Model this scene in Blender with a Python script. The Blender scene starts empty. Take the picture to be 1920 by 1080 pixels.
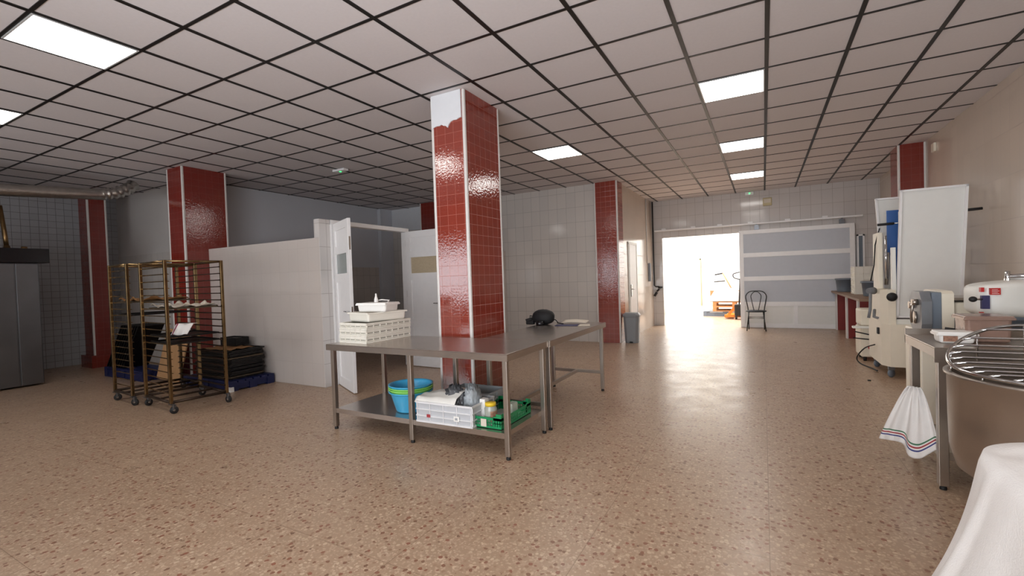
import bpy, bmesh, math, random
from mathutils import Vector, Matrix
random.seed(7)
PI = math.pi
SC = bpy.context.scene
COL = SC.collection
HC = 3.1765                      # ceiling height
F = 864.83

# ---------------------------------------------------------------- camera
def cam_axes(yaw=-.4997, pitch=-.0206, roll=-.0339):
    cy, sy, cp, sp = math.cos(yaw), math.sin(yaw), math.cos(pitch), math.sin(pitch)
    f = Vector((sy*cp, cy*cp, sp)); r = Vector((cy, -sy, 0)); u = r.cross(f)
    c, s = math.cos(roll), math.sin(roll)
    return c*r+s*u, -s*r+c*u, f
cr, cu, cf = cam_axes()
cd = bpy.data.cameras.new('camera'); cam = bpy.data.objects.new('camera', cd); COL.objects.link(cam)
cd.sensor_width = 36; cd.lens = F/1920*36; cd.clip_start = .05; cd.clip_end = 200
cam.matrix_world = Matrix(((cr.x, cu.x, -cf.x, 0), (cr.y, cu.y, -cf.y, 0), (cr.z, cu.z, -cf.z, 1.335), (0, 0, 0, 1)))
SC.camera = cam

# ---------------------------------------------------------------- world, lights, exposure
w = bpy.data.worlds.new('world'); SC.world = w; w.use_nodes = True
bg = w.node_tree.nodes['Background']; bg.inputs[0].default_value = (.85, .92, 1, 1); bg.inputs[1].default_value = 1.0
SC.view_settings.view_transform = 'Standard'; SC.view_settings.look = 'None'
SC.view_settings.gamma = 1; SC.view_settings.exposure = 0; SC.view_settings.use_curve_mapping = False
PANEL_E = 13.5
def area(name, loc, target, sx, sy, power, color=(1, 1, 1), spread=PI):
    l = bpy.data.lights.new(name, 'AREA'); l.shape = 'RECTANGLE'; l.size = sx; l.size_y = sy
    l.energy = power; l.color = color; l.spread = spread
    o = bpy.data.objects.new(name, l); COL.objects.link(o); o.location = loc
    d = Vector(target)-Vector(loc); o.rotation_euler = d.to_track_quat('-Z', 'Y').to_euler()
    return o
area('flash_fill', (-.9, -1.72, 1.3), (-.6, 4, 3.9), 4.2, 1.5, 170, (.93, .96, 1), 2.5)  # area light added behind the viewpoint, stands in for a camera flash
area('flash_fill_far', (-7.0, -1.72, 1.5), (-7.2, 4, 3.0), 2.6, 1.3, 34, (.93, .96, 1), 2.4)  # unseen fill added to brighten the left part, flash-like as well
area('skylight_hall', (-1.8, 16.5, 4.9), (-1.8, 16.5, 0), 6.5, 6.5, 1400, (.97, .99, 1))

# ---------------------------------------------------------------- materials
def lin(c):
    return tuple((x/12.92 if x <= .04045 else ((x+.055)/1.055)**2.4) for x in [v/255 for v in c])+(1,)
def newmat(name):
    m = bpy.data.materials.new(name); m.use_nodes = True
    nt = m.node_tree; return m, nt, nt.nodes['Principled BSDF']
def mat(name, c, rough=.5, metal=0, noise=.06, nscale=12, bump=0, bscale=60, alpha=None, trans=0, emit=None, es=0, coat=0, aniso=0, sub=0):
    m, nt, b = newmat(name); c = lin(c)
    b.inputs['Base Color'].default_value = c; b.inputs['Roughness'].default_value = rough
    b.inputs['Metallic'].default_value = metal
    if coat: b.inputs['Coat Weight'].default_value = coat; b.inputs['Coat Roughness'].default_value = .1
    if trans: b.inputs['Transmission Weight'].default_value = trans
    if alpha is not None: b.inputs['Alpha'].default_value = alpha
    if emit: b.inputs['Emission Color'].default_value = lin(emit); b.inputs['Emission Strength'].default_value = es
    tc = nt.nodes.new('ShaderNodeTexCoord')
    if noise:
        n = nt.nodes.new('ShaderNodeTexNoise'); n.inputs['Scale'].default_value = nscale; n.inputs['Detail'].default_value = 5
        nt.links.new(tc.outputs['Object'], n.inputs['Vector'])
        mx = nt.nodes.new('ShaderNodeMix'); mx.data_type = 'RGBA'
        mx.inputs['A'].default_value = tuple(max(0, v*(1-noise*2)) for v in c[:3])+(1,)
        mx.inputs['B'].default_value = tuple(min(1, v*(1+noise*2)) for v in c[:3])+(1,)
        nt.links.new(n.outputs['Fac'], mx.inputs['Factor']); nt.links.new(mx.outputs['Result'], b.inputs['Base Color'])
    if bump:
        n2 = nt.nodes.new('ShaderNodeTexNoise'); n2.inputs['Scale'].default_value = bscale; n2.inputs['Detail'].default_value = 3
        nt.links.new(tc.outputs['Object'], n2.inputs['Vector'])
        bp = nt.nodes.new('ShaderNodeBump'); bp.inputs['Strength'].default_value = bump; bp.inputs['Distance'].default_value = .01
        nt.links.new(n2.outputs['Fac'], bp.inputs['Height']); nt.links.new(bp.outputs['Normal'], b.inputs['Normal'])
    return m
def math_node(nt, op, a, b):
    n = nt.nodes.new('ShaderNodeMath'); n.operation = op
    for i, v in enumerate((a, b)):
        if isinstance(v, (int, float)): n.inputs[i].default_value = v
        else: nt.links.new(v, n.inputs[i])
    return n.outputs[0]
def tile(name, c1, c2, grout, w, h, mortar=.003, rough=.12, wave=.35, wscale=9, offx=0, offz=0, gbump=.5, split=None, below=None, speck=0, ior=1.5):
    m, nt, b = newmat(name); b.inputs['IOR'].default_value = ior
    tc = nt.nodes.new('ShaderNodeTexCoord'); sp = nt.nodes.new('ShaderNodeSeparateXYZ'); nt.links.new(tc.outputs['Object'], sp.inputs[0])
    u = math_node(nt, 'ADD', math_node(nt, 'ADD', sp.outputs[0], sp.outputs[1]), 100*w+offx)
    v = math_node(nt, 'ADD', sp.outputs[2], 10*h+offz)
    cb = nt.nodes.new('ShaderNodeCombineXYZ'); nt.links.new(u, cb.inputs[0]); nt.links.new(v, cb.inputs[1])
    br = nt.nodes.new('ShaderNodeTexBrick'); br.offset = 0; br.squash = 1
    br.inputs['Scale'].default_value = 1; br.inputs['Brick Width'].default_value = w; br.inputs['Row Height'].default_value = h
    br.inputs['Mortar Size'].default_value = mortar; br.inputs['Mortar Smooth'].default_value = .2
    br.inputs['Color1'].default_value = lin(c1); br.inputs['Color2'].default_value = lin(c2); br.inputs['Mortar'].default_value = lin(grout)
    nt.links.new(cb.outputs[0], br.inputs['Vector'])
    colr = br.outputs['Color']; fac = br.outputs['Fac']
    n = nt.nodes.new('ShaderNodeTexNoise'); n.inputs['Scale'].default_value = wscale; n.inputs['Detail'].default_value = 2
    nt.links.new(tc.outputs['Object'], n.inputs['Vector'])
    nb = nt.nodes.new('ShaderNodeTexNoise'); nb.inputs['Scale'].default_value = 48; nb.inputs['Detail'].default_value = 2
    nt.links.new(tc.outputs['Object'], nb.inputs['Vector'])
    hgt = math_node(nt, 'SUBTRACT', math_node(nt, 'ADD', math_node(nt, 'MULTIPLY', n.outputs['Fac'], 1.0), math_node(nt, 'MULTIPLY', nb.outputs['Fac'], speck)), math_node(nt, 'MULTIPLY', fac, gbump))
    bp = nt.nodes.new('ShaderNodeBump'); bp.inputs['Strength'].default_value = wave; bp.inputs['Distance'].default_value = .004
    nt.links.new(hgt, bp.inputs['Height']); nt.links.new(bp.outputs['Normal'], b.inputs['Normal'])
    nt.links.new(colr, b.inputs['Base Color'])
    nt.links.new(math_node(nt, 'ADD', math_node(nt, 'MULTIPLY', fac, .5), rough), b.inputs['Roughness'])
    return m
M = {}
M['tile_wall'] = tile('glazed white wall tile', (214, 208, 202), (208, 203, 198), (160, 155, 152), .2, .305, .003, .1, .25, 6, speck=.15)
M['tile_end'] = tile('glazed end wall tile', (210, 205, 202), (205, 200, 197), (160, 152, 146), .2, .305, .003, .1, .25, 6, offx=.05, speck=.1)
M['tile_right'] = tile('glazed cream wall tile', (212, 198, 184), (208, 194, 180), (176, 162, 150), .2, .44, .003, .14, .3, 5, speck=.12)
M['tile_part'] = tile('glazed partition tile', (204, 195, 189), (201, 192, 186), (180, 171, 165), .2, .305, .002, .05, .25, 4, speck=1.0)
M['tile_small'] = tile('small white wall tile', (188, 190, 194), (182, 184, 188), (120, 118, 118), .115, .115, .0035, .15, .2, 8)
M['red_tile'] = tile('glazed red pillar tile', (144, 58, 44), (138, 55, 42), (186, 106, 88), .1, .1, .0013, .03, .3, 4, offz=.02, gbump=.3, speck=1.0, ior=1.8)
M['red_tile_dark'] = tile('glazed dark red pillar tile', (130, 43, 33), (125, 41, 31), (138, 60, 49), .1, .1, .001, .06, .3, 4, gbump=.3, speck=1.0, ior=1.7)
M['wall_paint'] = mat('grey wall paint', (216, 219, 226), .7, noise=.02, nscale=2)
M['wall_white'] = mat('white wall paint', (205, 200, 196), .7, noise=.02, nscale=2)
M['patch'] = mat('bare white render', (226, 228, 232), .6, noise=.02)
M['trim_white'] = mat('white corner bead', (222, 218, 214), .4, noise=.02)
M['black_bar'] = mat('black ceiling bar', (18, 16, 15), .45, noise=0)
M['white_paint'] = mat('white painted metal', (243, 242, 242), .35, noise=.02)
M['panel_grey'] = mat('pale blue grey panel', (196, 200, 208), .45, noise=.02)
M['steel'] = mat('brushed stainless steel', (172, 162, 152), .3, .9, noise=.08, nscale=5, bump=.05, bscale=140)
M['steel_top'] = mat('scuffed stainless top', (186, 176, 168), .24, .9, noise=.1, nscale=4, bump=.12, bscale=9)
M['steel_dark'] = mat('dark stainless steel', (120, 122, 126), .32, .9, noise=.1, nscale=3, bump=.08, bscale=7)
M['chrome'] = mat('chrome', (205, 205, 205), .12, 1, noise=0)
M['rack'] = mat('worn brassy rack steel', (138, 114, 80), .25, .95, noise=.3, nscale=9)
M['rack_dark'] = mat('dark rack runner', (62, 48, 38), .45, .7, noise=.3, nscale=20)
M['rubber'] = mat('black rubber', (26, 25, 26), .6, noise=.05)
M['black'] = mat('matt black', (18, 18, 20), .7, noise=.1)
M['black_gloss'] = mat('glossy black', (14, 13, 18), .2, noise=0)
M['tray'] = mat('burnt baking tray', (24, 21, 20), .4, .3, noise=.3, nscale=10)
M['tray_edge'] = mat('worn tray', (88, 76, 60), .45, .5, noise=.3, nscale=16)
M['paper'] = mat('baking paper', (216, 206, 190), .8, noise=.04)
M['brown_paper'] = mat('browned baking paper', (150, 108, 66), .8, noise=.2)
M['cloth'] = mat('white cotton cloth', (232, 229, 226), .9, noise=.03, bump=.2, bscale=200)
M['cloth_red'] = mat('red towel stripe', (166, 60, 66), .9, noise=.03)
M['cloth_blue'] = mat('blue towel stripe', (64, 72, 130), .9, noise=.03)
M['cloth_green'] = mat('green towel stripe', (70, 120, 90), .9, noise=.03)
M['cardboard'] = mat('brown board', (176, 134, 92), .8, noise=.1)
M['blue_plastic'] = mat('dark blue plastic', (20, 28, 72), .5, noise=.06)
M['basin_blue'] = mat('sky blue plastic', (76, 180, 226), .3, noise=.02)
M['basin_green'] = mat('lime green plastic', (150, 220, 110), .3, noise=.02)
M['crate_white'] = mat('white grey crate plastic', (228, 228, 230), .4, noise=.03)
M['crate_clear'] = mat('milky crate plastic', (244, 240, 228), .35, noise=.02)
M['crate_pane'] = mat('thin milky plastic', (205, 202, 188), .4, noise=.02, alpha=.55)
M['crate_haze'] = mat('hazy crate wall', (192, 194, 198), .4, noise=.03)
M['crate_grey'] = mat('translucent grey plastic', (160, 166, 170), .35, noise=.03)
M['crate_green'] = mat('green crate plastic', (22, 138, 84), .4, noise=.04)
M['yellow'] = mat('yellow plastic', (236, 200, 50), .35, noise=.02)
M['bag'] = mat('thin plastic bag', (228, 226, 220), .35, noise=.05, bump=.3, bscale=14)
M['dark_bag'] = mat('smoky plastic', (84, 86, 90), .25, noise=.3, nscale=14, bump=.5, bscale=18)
M['jar'] = mat('clear jar plastic', (196, 200, 188), .15, noise=.05, alpha=.55)
M['cream'] = mat('cream enamel', (240, 231, 212), .35, noise=.02)
M['cream_white'] = mat('off white enamel', (238, 237, 230), .35, noise=.015)
M['wing'] = mat('pale grey wing panel', (234, 234, 230), .4, noise=.015)
M['blue_belt'] = mat('blue guard', (44, 92, 160), .4, noise=.03)
M['grey_cast'] = mat('grey cast metal', (124, 126, 130), .4, .2, noise=.08)
M['grey_blue'] = mat('grey blue enamel', (112, 122, 134), .4, noise=.03)
M['red'] = mat('red plastic', (190, 36, 36), .4, noise=.03)
M['redbrown'] = mat('red painted support', (134, 40, 34), .5, noise=.06)
M['worktop'] = mat('brown worktop', (142, 116, 96), .5, noise=.1)
M['brown_tub'] = mat('smoky brown plastic', (168, 138, 124), .2, noise=.12, nscale=6, alpha=.72)
M['dough'] = mat('brown contents', (112, 84, 74), .7, noise=.15)
M['white_tub'] = mat('white tub plastic', (246, 244, 240), .35, noise=.02)
M['picture'] = mat('printed label', (150, 110, 90), .5, noise=.6, nscale=60)
M['bin'] = mat('silver grey plastic', (136, 140, 144), .4, noise=.03)
M['wood'] = mat('pallet wood', (196, 138, 88), .7, noise=.15, nscale=20)
M['orange'] = mat('orange truck paint', (226, 128, 34), .4, noise=.04)
M['navy'] = mat('navy print', (52, 50, 92), .5, noise=.1)
M['duct'] = mat('crinkled aluminium', (190, 186, 180), .28, .95, noise=.1, bump=.5, bscale=24)
M['copper'] = mat('copper pipe', (140, 112, 76), .3, .9, noise=.2)
M['yellowed'] = mat('yellowed plastic', (196, 182, 140), .5, noise=.04)
M['beige_glass'] = mat('frosted beige pane', (196, 180, 152), .3, noise=.1, nscale=60)
M['grey_glass'] = mat('frosted grey pane', (140, 150, 148), .12, noise=.03)
M['light'] = mat('light diffuser', (255, 255, 255), .5, noise=0, emit=(255, 250, 244), es=PANEL_E)
M['light_frame'] = mat('light frame', (200, 200, 200), .4, noise=0)
M['led'] = mat('green led', (40, 230, 110), .4, noise=0, emit=(60, 255, 120), es=3)
M['hall_white'] = mat('sunlit white hall wall', (240, 238, 234), .7, noise=.02)
M['glass'] = mat('window glass', (240, 245, 248), .05, noise=0, trans=1)
M['film'] = mat('plastic wrap film', (236, 232, 226), .3, noise=.1, alpha=.8)
def ceiling_mat():
    m, nt, b = newmat('mineral ceiling tile')
    tc = nt.nodes.new('ShaderNodeTexCoord')
    n = nt.nodes.new('ShaderNodeTexNoise'); n.inputs['Scale'].default_value = 40; n.inputs['Detail'].default_value = 6
    nt.links.new(tc.outputs['Object'], n.inputs['Vector'])
    n2 = nt.nodes.new('ShaderNodeTexNoise'); n2.inputs['Scale'].default_value = .8
    nt.links.new(tc.outputs['Object'], n2.inputs['Vector'])
    mx = nt.nodes.new('ShaderNodeMix'); mx.data_type = 'RGBA'; mx.inputs['A'].default_value = lin((210, 204, 204)); mx.inputs['B'].default_value = lin((224, 218, 219))
    nt.links.new(math_node(nt, 'ADD', math_node(nt, 'MULTIPLY', n.outputs['Fac'], .6), math_node(nt, 'MULTIPLY', n2.outputs['Fac'], .4)), mx.inputs['Factor'])
    nt.links.new(mx.outputs['Result'], b.inputs['Base Color']); b.inputs['Roughness'].default_value = .75
    bp = nt.nodes.new('ShaderNodeBump'); bp.inputs['Strength'].default_value = .1; bp.inputs['Distance'].default_value = .003
    nt.links.new(n.outputs['Fac'], bp.inputs['Height']); nt.links.new(bp.outputs['Normal'], b.inputs['Normal'])
    return m
M['ceiling'] = ceiling_mat()
def terrazzo():
    m, nt, b = newmat('worn terrazzo')
    L = nt.links; tc = nt.nodes.new('ShaderNodeTexCoord')
    def mixc(a, bb, f):
        mx = nt.nodes.new('ShaderNodeMix'); mx.data_type = 'RGBA'
        for k, v in (('A', a), ('B', bb)):
            if isinstance(v, tuple): mx.inputs[k].default_value = v
            else: L.new(v, mx.inputs[k])
        L.new(f, mx.inputs['Factor']); return mx.outputs['Result']
    def chips(scale, thr, colthr):
        vo = nt.nodes.new('ShaderNodeTexVoronoi'); vo.inputs['Scale'].default_value = scale; vo.inputs['Randomness'].default_value = 1
        no = nt.nodes.new('ShaderNodeTexNoise'); no.inputs['Scale'].default_value = scale*1.3; L.new(tc.outputs['Object'], no.inputs['Vector'])
        vm = nt.nodes.new('ShaderNodeVectorMath'); vm.operation = 'MULTIPLY_ADD'; vm.inputs[1].default_value = (.6/scale,)*3
        L.new(no.outputs['Color'], vm.inputs[0]); L.new(tc.outputs['Object'], vm.inputs[2]); L.new(vm.outputs[0], vo.inputs['Vector'])
        sh = nt.nodes.new('ShaderNodeMath'); sh.operation = 'LESS_THAN'; L.new(vo.outputs['Distance'], sh.inputs[0]); sh.inputs[1].default_value = thr
        sx = nt.nodes.new('ShaderNodeSeparateColor'); L.new(vo.outputs['Color'], sx.inputs[0])
        g = nt.nodes.new('ShaderNodeMath'); g.operation = 'GREATER_THAN'; L.new(sx.outputs[0], g.inputs[0]); g.inputs[1].default_value = colthr
        return math_node(nt, 'MULTIPLY', sh.outputs[0], g.outputs[0]), sx.outputs[1]
    n = nt.nodes.new('ShaderNodeTexNoise'); n.inputs['Scale'].default_value = .7; n.inputs['Detail'].default_value = 4; L.new(tc.outputs['Object'], n.inputs['Vector'])
    base = mixc(lin((158, 131, 106)), lin((180, 155, 131)), n.outputs['Fac'])
    f1, r1 = chips(80, .5, .25)
    c = mixc(base, mixc(lin((194, 170, 146)), lin((168, 138, 114)), r1), f1)
    f2, r2 = chips(46, .46, .55)
    c = mixc(c, mixc(lin((202, 180, 154)), lin((152, 120, 96)), r2), f2)
    f3, r3 = chips(36, .40, .76)
    c = mixc(c, mixc(lin((146, 96, 76)), lin((128, 98, 78)), r3), f3)
    # slab joints
    br = nt.nodes.new('ShaderNodeTexBrick'); br.offset = 0; br.inputs['Scale'].default_value = 1
    br.inputs['Brick Width'].default_value = .8; br.inputs['Row Height'].default_value = .8; br.inputs['Mortar Size'].default_value = .002
    L.new(tc.outputs['Object'], br.inputs['Vector'])
    c = mixc(c, lin((118, 92, 70)), math_node(nt, 'MULTIPLY', br.outputs['Fac'], .6))
    L.new(c, b.inputs['Base Color'])
    n3 = nt.nodes.new('ShaderNodeTexNoise'); n3.inputs['Scale'].default_value = 3.5; n3.inputs['Detail'].default_value = 6; n3.inputs['Roughness'].default_value = .65; L.new(tc.outputs['Object'], n3.inputs['Vector'])
    L.new(math_node(nt, 'ADD', math_node(nt, 'MULTIPLY', n3.outputs['Fac'], .3), .17), b.inputs['Roughness'])
    b.inputs['IOR'].default_value = 1.52
    n4 = nt.nodes.new('ShaderNodeTexNoise'); n4.inputs['Scale'].default_value = 14; n4.inputs['Detail'].default_value = 4; L.new(tc.outputs['Object'], n4.inputs['Vector'])
    bp = nt.nodes.new('ShaderNodeBump'); bp.inputs['Strength'].default_value = .22; bp.inputs['Distance'].default_value = .006
    L.new(n4.outputs['Fac'], bp.inputs['Height']); L.new(bp.outputs['Normal'], b.inputs['Normal'])
    return m
M['floor'] = terrazzo()

# ---------------------------------------------------------------- mesh helpers
class MB:
    def __init__(s): s.v = []; s.f = []; s.mi = []; s.sm = []
    def add(s, vs, fs, smooth=False, mi=0, mtx=None):
        n = len(s.v)
        for p in vs:
            p = Vector(p)
            if mtx is not None: p = mtx @ p
            s.v.append(p)
        for f in fs: s.f.append([n+i for i in f]); s.sm.append(smooth); s.mi.append(mi)
        return s
    def box(s, x0, x1, y0, y1, z0, z1, b=0, mi=0, mtx=None):
        if b <= 0:
            vs = [(x, y, z) for x in (x0, x1) for y in (y0, y1) for z in (z0, z1)]
            return s.add(vs, [(0, 1, 3, 2), (4, 6, 7, 5), (0, 4, 5, 1), (2, 3, 7, 6), (0, 2, 6, 4), (1, 5, 7, 3)], mi=mi, mtx=mtx)
        bm = bmesh.new(); bmesh.ops.create_cube(bm, size=1)
        for v in bm.verts: v.co = Vector(((x0+x1)/2+v.co.x*(x1-x0), (y0+y1)/2+v.co.y*(y1-y0), (z0+z1)/2+v.co.z*(z1-z0)))
        b = min(b, .45*min(x1-x0, y1-y0, z1-z0))
        bmesh.ops.bevel(bm, geom=bm.edges[:], offset=b, segments=2, profile=.5, affect='EDGES')
        s.frombm(bm, mi=mi, mtx=mtx, smooth=False); return s
    def frombm(s, bm, mi=0, mtx=None, smooth=True):
        bm.verts.index_update(); bm.normal_update()
        s.add([v.co.copy() for v in bm.verts], [[v.index for v in f.verts] for f in bm.faces], smooth, mi, mtx); bm.free(); return s
    def tube(s, pts, r, n=10, closed=False, mi=0, caps=True, mtx=None):
        pts = [Vector(p) for p in pts]; m = len(pts); vs = []; fs = []
        rs = r if isinstance(r, (list, tuple)) else [r]*m
        t0 = (pts[1]-pts[0]).normalized(); up = Vector((0, 0, 1)) if abs(t0.z) < .9 else Vector((1, 0, 0))
        nrm = t0.cross(up).normalized()
        for i, p in enumerate(pts):
            if closed: t = (pts[(i+1) % m]-pts[i-1]).normalized()
            else: t = (pts[min(i+1, m-1)]-pts[max(i-1, 0)]).normalized()
            nrm = (nrm-t*nrm.dot(t))
            nrm = nrm.normalized() if nrm.length > 1e-6 else t.orthogonal().normalized()
            bn = t.cross(nrm)
            for k in range(n):
                a = 2*PI*k/n; vs.append(p+(nrm*math.cos(a)+bn*math.sin(a))*rs[i])
        for i in range(m if closed else m-1):
            j = (i+1) % m
            for k in range(n): fs.append((i*n+k, i*n+(k+1) % n, j*n+(k+1) % n, j*n+k))
        s.add(vs, fs, True, mi, mtx)
        if caps and not closed: s.add(vs[:n], [tuple(range(n))[::-1]], False, mi, mtx); s.add(vs[-n:], [tuple(range(n))], False, mi, mtx)
        return s
    def lathe(s, prof, n=24, c=(0, 0, 0), sx=1, sy=1, mi=0, smooth=True, mtx=None, ang=2*PI):
        vs = []; fs = []; m = len(prof); full = abs(ang-2*PI) < 1e-6; cnt = n if full else n+1
        for k in range(cnt):
            a = ang*k/n
            for (r, z) in prof: vs.append((c[0]+r*math.cos(a)*sx, c[1]+r*math.sin(a)*sy, c[2]+z))
        for k in range(n):
            k2 = (k+1) % cnt
            for i in range(m-1): fs.append((k*m+i, k2*m+i, k2*m+i+1, k*m+i+1))
        return s.add(vs, fs, smooth, mi, mtx)
    def prism(s, poly, axis, a0, a1, mi=0, mtx=None):
        n = len(poly)
        def P(q, a): return {'x': (a, q[0], q[1]), 'y': (q[0], a, q[1]), 'z': (q[0], q[1], a)}[axis]
        vs = [P(q, a0) for q in poly]+[P(q, a1) for q in poly]
        fs = [tuple(range(n))[::-1], tuple(range(n, 2*n))]+[(i, (i+1) % n, n+(i+1) % n, n+i) for i in range(n)]
        return s.add(vs, fs, False, mi, mtx)
    def grid(s, fn, nu, nv, mi=0, smooth=True, thick=0, mtx=None, mfn=None):
        vs = [Vector(fn(i/nu, j/nv)) for j in range(nv+1) for i in range(nu+1)]
        fs = []; ms = []
        for j in range(nv):
            for i in range(nu):
                fs.append((j*(nu+1)+i, j*(nu+1)+i+1, (j+1)*(nu+1)+i+1, (j+1)*(nu+1)+i)); ms.append(mfn((i+.5)/nu, (j+.5)/nv) if mfn else mi)
        n0 = len(s.f); s.add(vs, fs, smooth, 0, mtx)
        for k, q in enumerate(ms): s.mi[n0+k] = q
        return s
    def build(s, name, mats, parent=None, solid=0, sub=0):
        me = bpy.data.meshes.new(name); me.from_pydata([tuple(v) for v in s.v], [], s.f)
        mats = mats if isinstance(mats, (list, tuple)) else [mats]
        for m in mats: me.materials.append(M[m] if isinstance(m, str) else m)
        for p, sm, mi in zip(me.polygons, s.sm, s.mi): p.use_smooth = sm; p.material_index = mi
        bm = bmesh.new(); bm.from_mesh(me); bmesh.ops.remove_doubles(bm, verts=bm.verts, dist=1e-6) if any(s.sm) else None
        bmesh.ops.recalc_face_normals(bm, faces=bm.faces) if not solid else None
        bm.to_mesh(me); bm.free(); me.update()
        o = bpy.data.objects.new(name, me); COL.objects.link(o)
        if parent: o.parent = parent
        if solid:
            md = o.modifiers.new('solid', 'SOLIDIFY'); md.thickness = solid; md.offset = 0
        if sub:
            md = o.modifiers.new('sub', 'SUBSURF'); md.levels = sub; md.render_levels = sub
        return o
def tag(o, label=None, cat=None, group=None, kind=None):
    if label: o['label'] = label
    if cat: o['category'] = cat
    if group: o['group'] = group
    if kind: o['kind'] = kind
    return o
def thing(name, label, cat, loc=(0, 0, 0), rz=0, group=None, kind=None):
    o = bpy.data.objects.new(name, None); COL.objects.link(o); o.empty_display_size = .1
    o.location = loc; o.rotation_euler = (0, 0, rz); return tag(o, label, cat, group, kind)
def copytree(o, parent=None):
    c = o.copy(); COL.objects.link(c); c.parent = parent
    for ch in list(o.children): copytree(ch, c)
    return c
def bx(name, m, parent, *a, b=0): return MB().box(*a, b=b).build(name, m, parent)
def struct(name, mb, m, parent=None, label=None, cat=None):
    o = mb.build(name, m, parent)
    if parent is None: tag(o, label, cat, kind='structure')
    return o

# ================================================================ THE SETTING
XR, YE, YB, XL = 2.17, 12.2, 8.95, -8.4          # right wall, end wall, back wall, left wall of the cold room
struct('floor', MB().box(-13, 3.2, -5, 21, -.12, 0), 'floor', label='speckled beige terrazzo floor of the whole workshop', cat='floor')
ceil = struct('ceiling', MB().box(-13, XR+.1, -2.0, 12.3, HC, HC+.12), 'ceiling', label='suspended grey ceiling of square tiles between black bars', cat='ceiling')
g = MB()
TX, TY, X0, Y0 = .6, .61164, .0607, 3.6377
i = -21
while X0+i*TX < XR:
    x = X0+i*TX
    if x > -13: g.box(x-.016, x+.016, -1.8, YE, HC-.006, HC+.001)
    i += 1
j = -8
while Y0+j*TY < YE:
    y = Y0+j*TY; g.box(-12.9, XR, y-.012, y+.012, HC-.005, HC+.001); j += 1
g.build('ceiling_grid', 'black_bar', ceil)
# walls
struct('wall_right', MB().box(XR, XR+.12, -2.0, YE+.2, 0, HC), 'tile_right', label='cream tiled long wall behind the machines', cat='wall')
e = MB()
OX0, OX1, OZ = -2.25, -.40, 2.23
e.box(-2.62, OX0, YE, YE+.2, 0, HC); e.box(OX0, OX1, YE, YE+.2, OZ, HC); e.box(OX1, XR+.1, YE, YE+.2, 0, HC)
struct('wall_end', e, 'tile_end', label='far tiled end wall with the opening to the bright hall', cat='wall')
D2a, D2b, D2z = 9.72, 10.42, 2.0
e = MB(); e.box(-2.62, -2.5, YB+.12, D2a, 0, HC); e.box(-2.62, -2.5, D2a, D2b, D2z, HC); e.box(-2.62, -2.5, D2b, YE, 0, HC)
struct('wall_recess', e, 'tile_right', label='cream tiled side wall with a narrow white door, beyond the right pillar', cat='wall')
struct('wall_closet', MB().box(-3.6, -3.5, YB+.12, YE, 0, HC).box(-3.5, -2.62, 12.0, 12.1, 0, HC), 'wall_paint', label='dim wall seen through the gap of the narrow door', cat='wall')
struct('wall_back', MB().box(XL-.1, -2.5, YB, YB+.12, 0, HC), 'tile_wall', label='white tiled back wall behind the central pillar', cat='wall')
struct('wall_cold_room', MB().box(XL-.1, XL, 4.45, YB, 0, HC), 'wall_paint', label='grey painted wall above and behind the low partition', cat='wall')
struct('trim_1', MB().box(XL, XL+.012, 4.46, YB-.45, 0, 1.72), 'tile_wall', label='tiled dado on the grey wall inside the partitioned room', cat='wall tiling')
struct('trim_2', MB().box(XL, XL+.1, YB-.42, YB, 0, HC), 'wall_paint', label='narrow grey pilaster in the far corner of the partitioned room', cat='pilaster')
struct('trim_3', MB().box(XL+.1, -7.38, YB-.02, YB, 2.62, HC), 'patch', label='lighter render patch high on the back wall of the partitioned room', cat='wall patch')
struct('wall_left_back', MB().box(-11.25, -7.98, 4.33, 4.45, 0, HC), 'wall_white', label='plain white wall between the two left red pillars', cat='wall')
struct('trim_4', MB().box(-11.2, -7.98, 4.31, 4.33, 0, 2.02), 'tile_wall', label='tiled lower part of the white wall behind the racks', cat='wall tiling')
struct('wall_left', MB().box(-11.4, -11.25, -2.0, 4.45, 0, HC), 'tile_small', label='dim wall of small square tiles behind the oven', cat='wall')
# front wall behind the viewer, with two added, unseen windows to go with the fill lights
ADDED_WINS = [(-3.1, 1.3, .45, 2.15), (-8.4, -5.6, .75, 2.25)]
e = MB(); xs = [-11.4, -8.4, -5.6, -3.1, 1.3, XR+.12]
for k in range(5):
    a, b_ = xs[k], xs[k+1]
    wn = [q for q in ADDED_WINS if abs(q[0]-a) < .01]
    if wn: e.box(a, b_, -2.0, -1.85, 0, wn[0][2]); e.box(a, b_, -2.0, -1.85, wn[0][3], HC)
    else: e.box(a, b_, -2.0, -1.85, 0, HC)
struct('wall_front', e, 'tile_wall', label='tiled wall behind the viewpoint with two added windows', cat='wall')
for k, q in enumerate(ADDED_WINS):
    fr = MB()
    for a in (q[0], (q[0]+q[1])/2-.02, q[1]-.04): fr.box(a, a+.04, -1.96, -1.89, q[2], q[3])
    for z in (q[2], q[3]-.04): fr.box(q[0], q[1], -1.96, -1.89, z, z+.04)
    o = struct('window_%d' % (k+1), fr, 'white_paint', label='added white framed window, unseen behind the viewpoint, '+('wide one' if k == 0 else 'narrow one'), cat='window')
    bx('pane', 'glass', o, q[0]+.04, q[1]-.04, -1.93, -1.924, q[2]+.04, q[3]-.04)
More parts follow.
